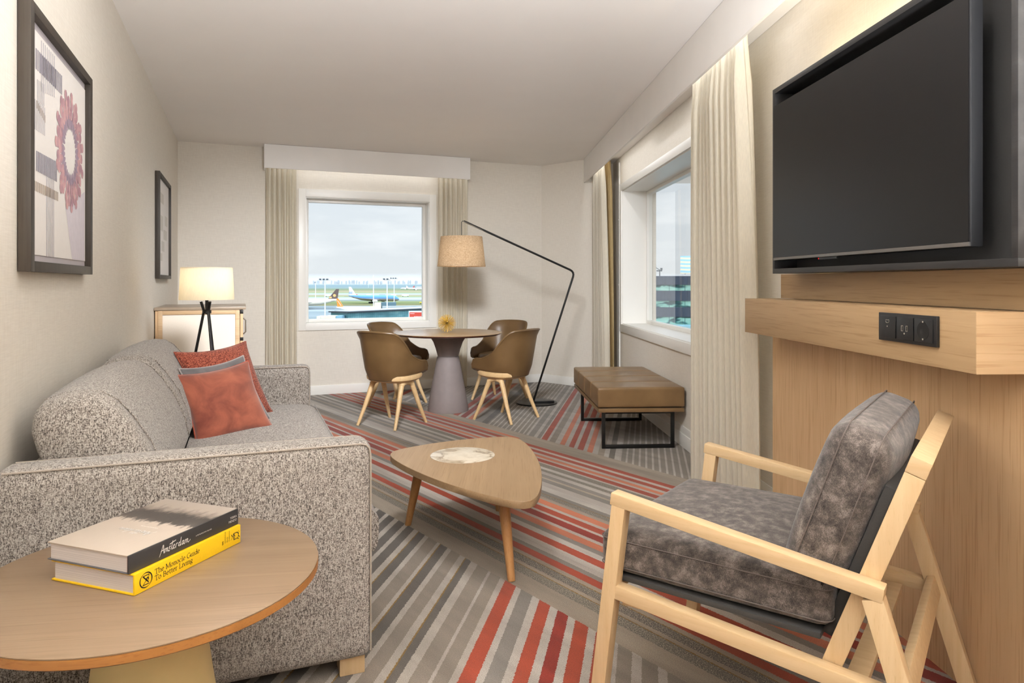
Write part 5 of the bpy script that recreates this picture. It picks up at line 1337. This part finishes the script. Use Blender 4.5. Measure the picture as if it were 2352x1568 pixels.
# building across from the right window
k = NT('dark_cladding'); co = k.coord()
k.bsdf(k.ramp(k.noise(k.scale(co, (3, 3, 0.4)), 1, 3), [(0.3, lin((44, 54, 68))), (0.7, lin((58, 68, 82)))]), 0.5, spec=0.3); M['clad'] = k.m
k = NT('mirror_glazing'); co = k.coord(); X, Y, Z = k.sep(co)
nz = k.noise(k.scale(co, (0.5, 0.5, 1.6)), 1, 2, 0.5, 0.6)
col = k.ramp(nz, [(0.40, lin((24, 62, 66))), (0.46, lin((50, 100, 98))), (0.52, lin((122, 166, 150))), (0.7, lin((146, 184, 168)))])
k.bsdf(k.mix(k.math('LESS_THAN', k.math('FRACT', k.math('DIVIDE', X, 2.05)), 0.03), col, lin((30, 70, 72))), 0.3, spec=0.4); M['mirror_glass'] = k.m
t = thing('office_building', 'dark banded office building outside the right window', 'building', (16.5, 90, 0), R(-2))
zt = 2.05; rows_ = [(zt-1.15, zt, 0), (zt-1.92, zt-1.15, 1), (zt-3.25, zt-1.92, 0), (zt-4.1, zt-3.25, 1), (zt-5.35, zt-4.1, 0), (zt-6.35, zt-5.35, 1)]
for z0_, z1_, kind in rows_:
    g = G(); g.box(0 if not kind else 0.1, 26, 0 if not kind else 0.15, 18, z0_, z1_); g.part('glazing_band' if kind else 'cladding_band', M['mirror_glass'] if kind else M['clad'], t)
g = G(); g.box(-3, 27, -3, 19, GZ, zt-6.36); g.part('podium', plain('pale_teal_podium', (126, 168, 176), 0.6, scale=0.3), t)
k = NT('led_board'); co = k.coord(); X, Y, Z = k.sep(co)
wv = k.math('FRACT', k.math('ADD', k.math('DIVIDE', Z, 0.5), k.math('MULTIPLY', k.math('SINE', k.math('MULTIPLY', X, 1.6)), 0.08)))
k.bsdf(k.ramp(wv, [(0.0, lin((160, 206, 232))), (0.4, lin((170, 212, 230))), (0.55, lin((240, 226, 190))), (0.9, lin((240, 228, 196))), (1.0, lin((160, 206, 232)))]), 0.5); M['led'] = k.m
t = thing('roof_screen', 'pale striped display board on the office building roof', 'display board', (22.4, 91, zt+0.02), R(-2))
g = G(); g.box(0, 5.5, 0, 0.35, 0.30, 2.65); g.part('board', M['led'], t)
for x in (0.5, 1.9, 3.4, 4.9):
    g = G(); g.beam((x, 0.17, 0.0), (x+0.15, 0.17, 0.30), 0.12, 0.12, (0, 1, 0), 0.0); g.part('strut', M['plane_white'], t)
t = thing('roof_antenna', 'thin dark antenna at the left end of the office roof', 'antenna', (19.6, 91, zt+0.02))
g = G(); g.tube([(0, 0, 0), (0, 0, 0.8), (-0.5, 0, 1.1), (-0.55, 0, 2.6)], [0.07, 0.06, 0.05, 0.03], 6); g.part('pole', M['mast_head'], t)
g = G(); g.box(-0.4, 0.3, -0.1, 0.1, 0.6, 0.75); g.box(0.1, 0.35, -0.1, 0.1, 0.75, 1.05); g.part('cross_arm', M['mast_head'], t)

# morning haze lying over the airfield
k = NT('ground_haze')
vs = k.n('ShaderNodeVolumeScatter'); vs.inputs['Color'].default_value = (0.80, 0.84, 0.88, 1); vs.inputs['Density'].default_value = 0.00045; vs.inputs['Anisotropy'].default_value = 0.0
k.t.links.new(vs.outputs[0], k.out.inputs['Volume'])
g = G(); g.box(-5000, 2500, 1560, 8800, GZ+15.0, GZ+44); hz = g.part('ground_haze', k.m); tag(hz, 'thin pale haze hanging over the distant airfield', 'haze'); hz['kind'] = 'stuff'
# ================================================================== sky and daylight
w = bpy.data.worlds.new('sky'); SC.world = w; w.use_nodes = True
nt = w.node_tree
for n_ in list(nt.nodes): nt.nodes.remove(n_)
wo = nt.nodes.new('ShaderNodeOutputWorld'); bg = nt.nodes.new('ShaderNodeBackground'); tcn = nt.nodes.new('ShaderNodeTexCoord')
sp3 = nt.nodes.new('ShaderNodeSeparateXYZ'); nt.links.new(tcn.outputs['Generated'], sp3.inputs[0])
rp_ = nt.nodes.new('ShaderNodeValToRGB'); cr = rp_.color_ramp
nt.links.new(sp3.outputs[2], rp_.inputs[0])
for p_, c_ in ((0.0, (226, 231, 234)), (0.03, (222, 234, 243)), (0.065, (190, 223, 250)), (0.105, (150, 206, 250)), (1.0, (180, 212, 244))):
    e_ = cr.elements[0] if p_ == 0.0 else (cr.elements[1] if p_ == 1.0 else cr.elements.new(p_))
    e_.position = p_; e_.color = lin(c_)
cl = nt.nodes.new('ShaderNodeTexNoise'); mp = nt.nodes.new('ShaderNodeMapping'); mp.inputs['Scale'].default_value = (5, 5, 22)
nt.links.new(tcn.outputs['Generated'], mp.inputs[0]); nt.links.new(mp.outputs[0], cl.inputs['Vector'])
cl.inputs['Scale'].default_value = 1.0; cl.inputs['Detail'].default_value = 6; cl.inputs['Roughness'].default_value = 0.55
cr2 = nt.nodes.new('ShaderNodeValToRGB'); cr2.color_ramp.elements[0].position = 0.45; cr2.color_ramp.elements[1].position = 0.75
nt.links.new(cl.outputs[0], cr2.inputs[0])
mx = nt.nodes.new('ShaderNodeMix'); mx.data_type = 'RGBA'
nt.links.new(cr2.outputs[0], mx.inputs[0]); nt.links.new(rp_.outputs[0], mx.inputs[6]); mx.inputs[7].default_value = lin((246, 250, 252))
nt.links.new(mx.outputs[2], bg.inputs[0]); mr = nt.nodes.new('ShaderNodeMapRange'); nt.links.new(sp3.outputs[2], mr.inputs[0])
mr.inputs[1].default_value = 0.17; mr.inputs[2].default_value = 0.55; mr.inputs[3].default_value = 0.74; mr.inputs[4].default_value = 3.4
nt.links.new(mr.outputs[0], bg.inputs[1])
nt.links.new(bg.outputs[0], wo.inputs[0])
sun = light('sun', 'SUN', (0, 0, 60), 0.45, (1.0, 0.95, 0.86), 0.06)
sun.rotation_euler = Vector((0.35, 0.85, -0.75)).to_track_quat('-Z', 'Y').to_euler(); sun.data.angle = R(3)
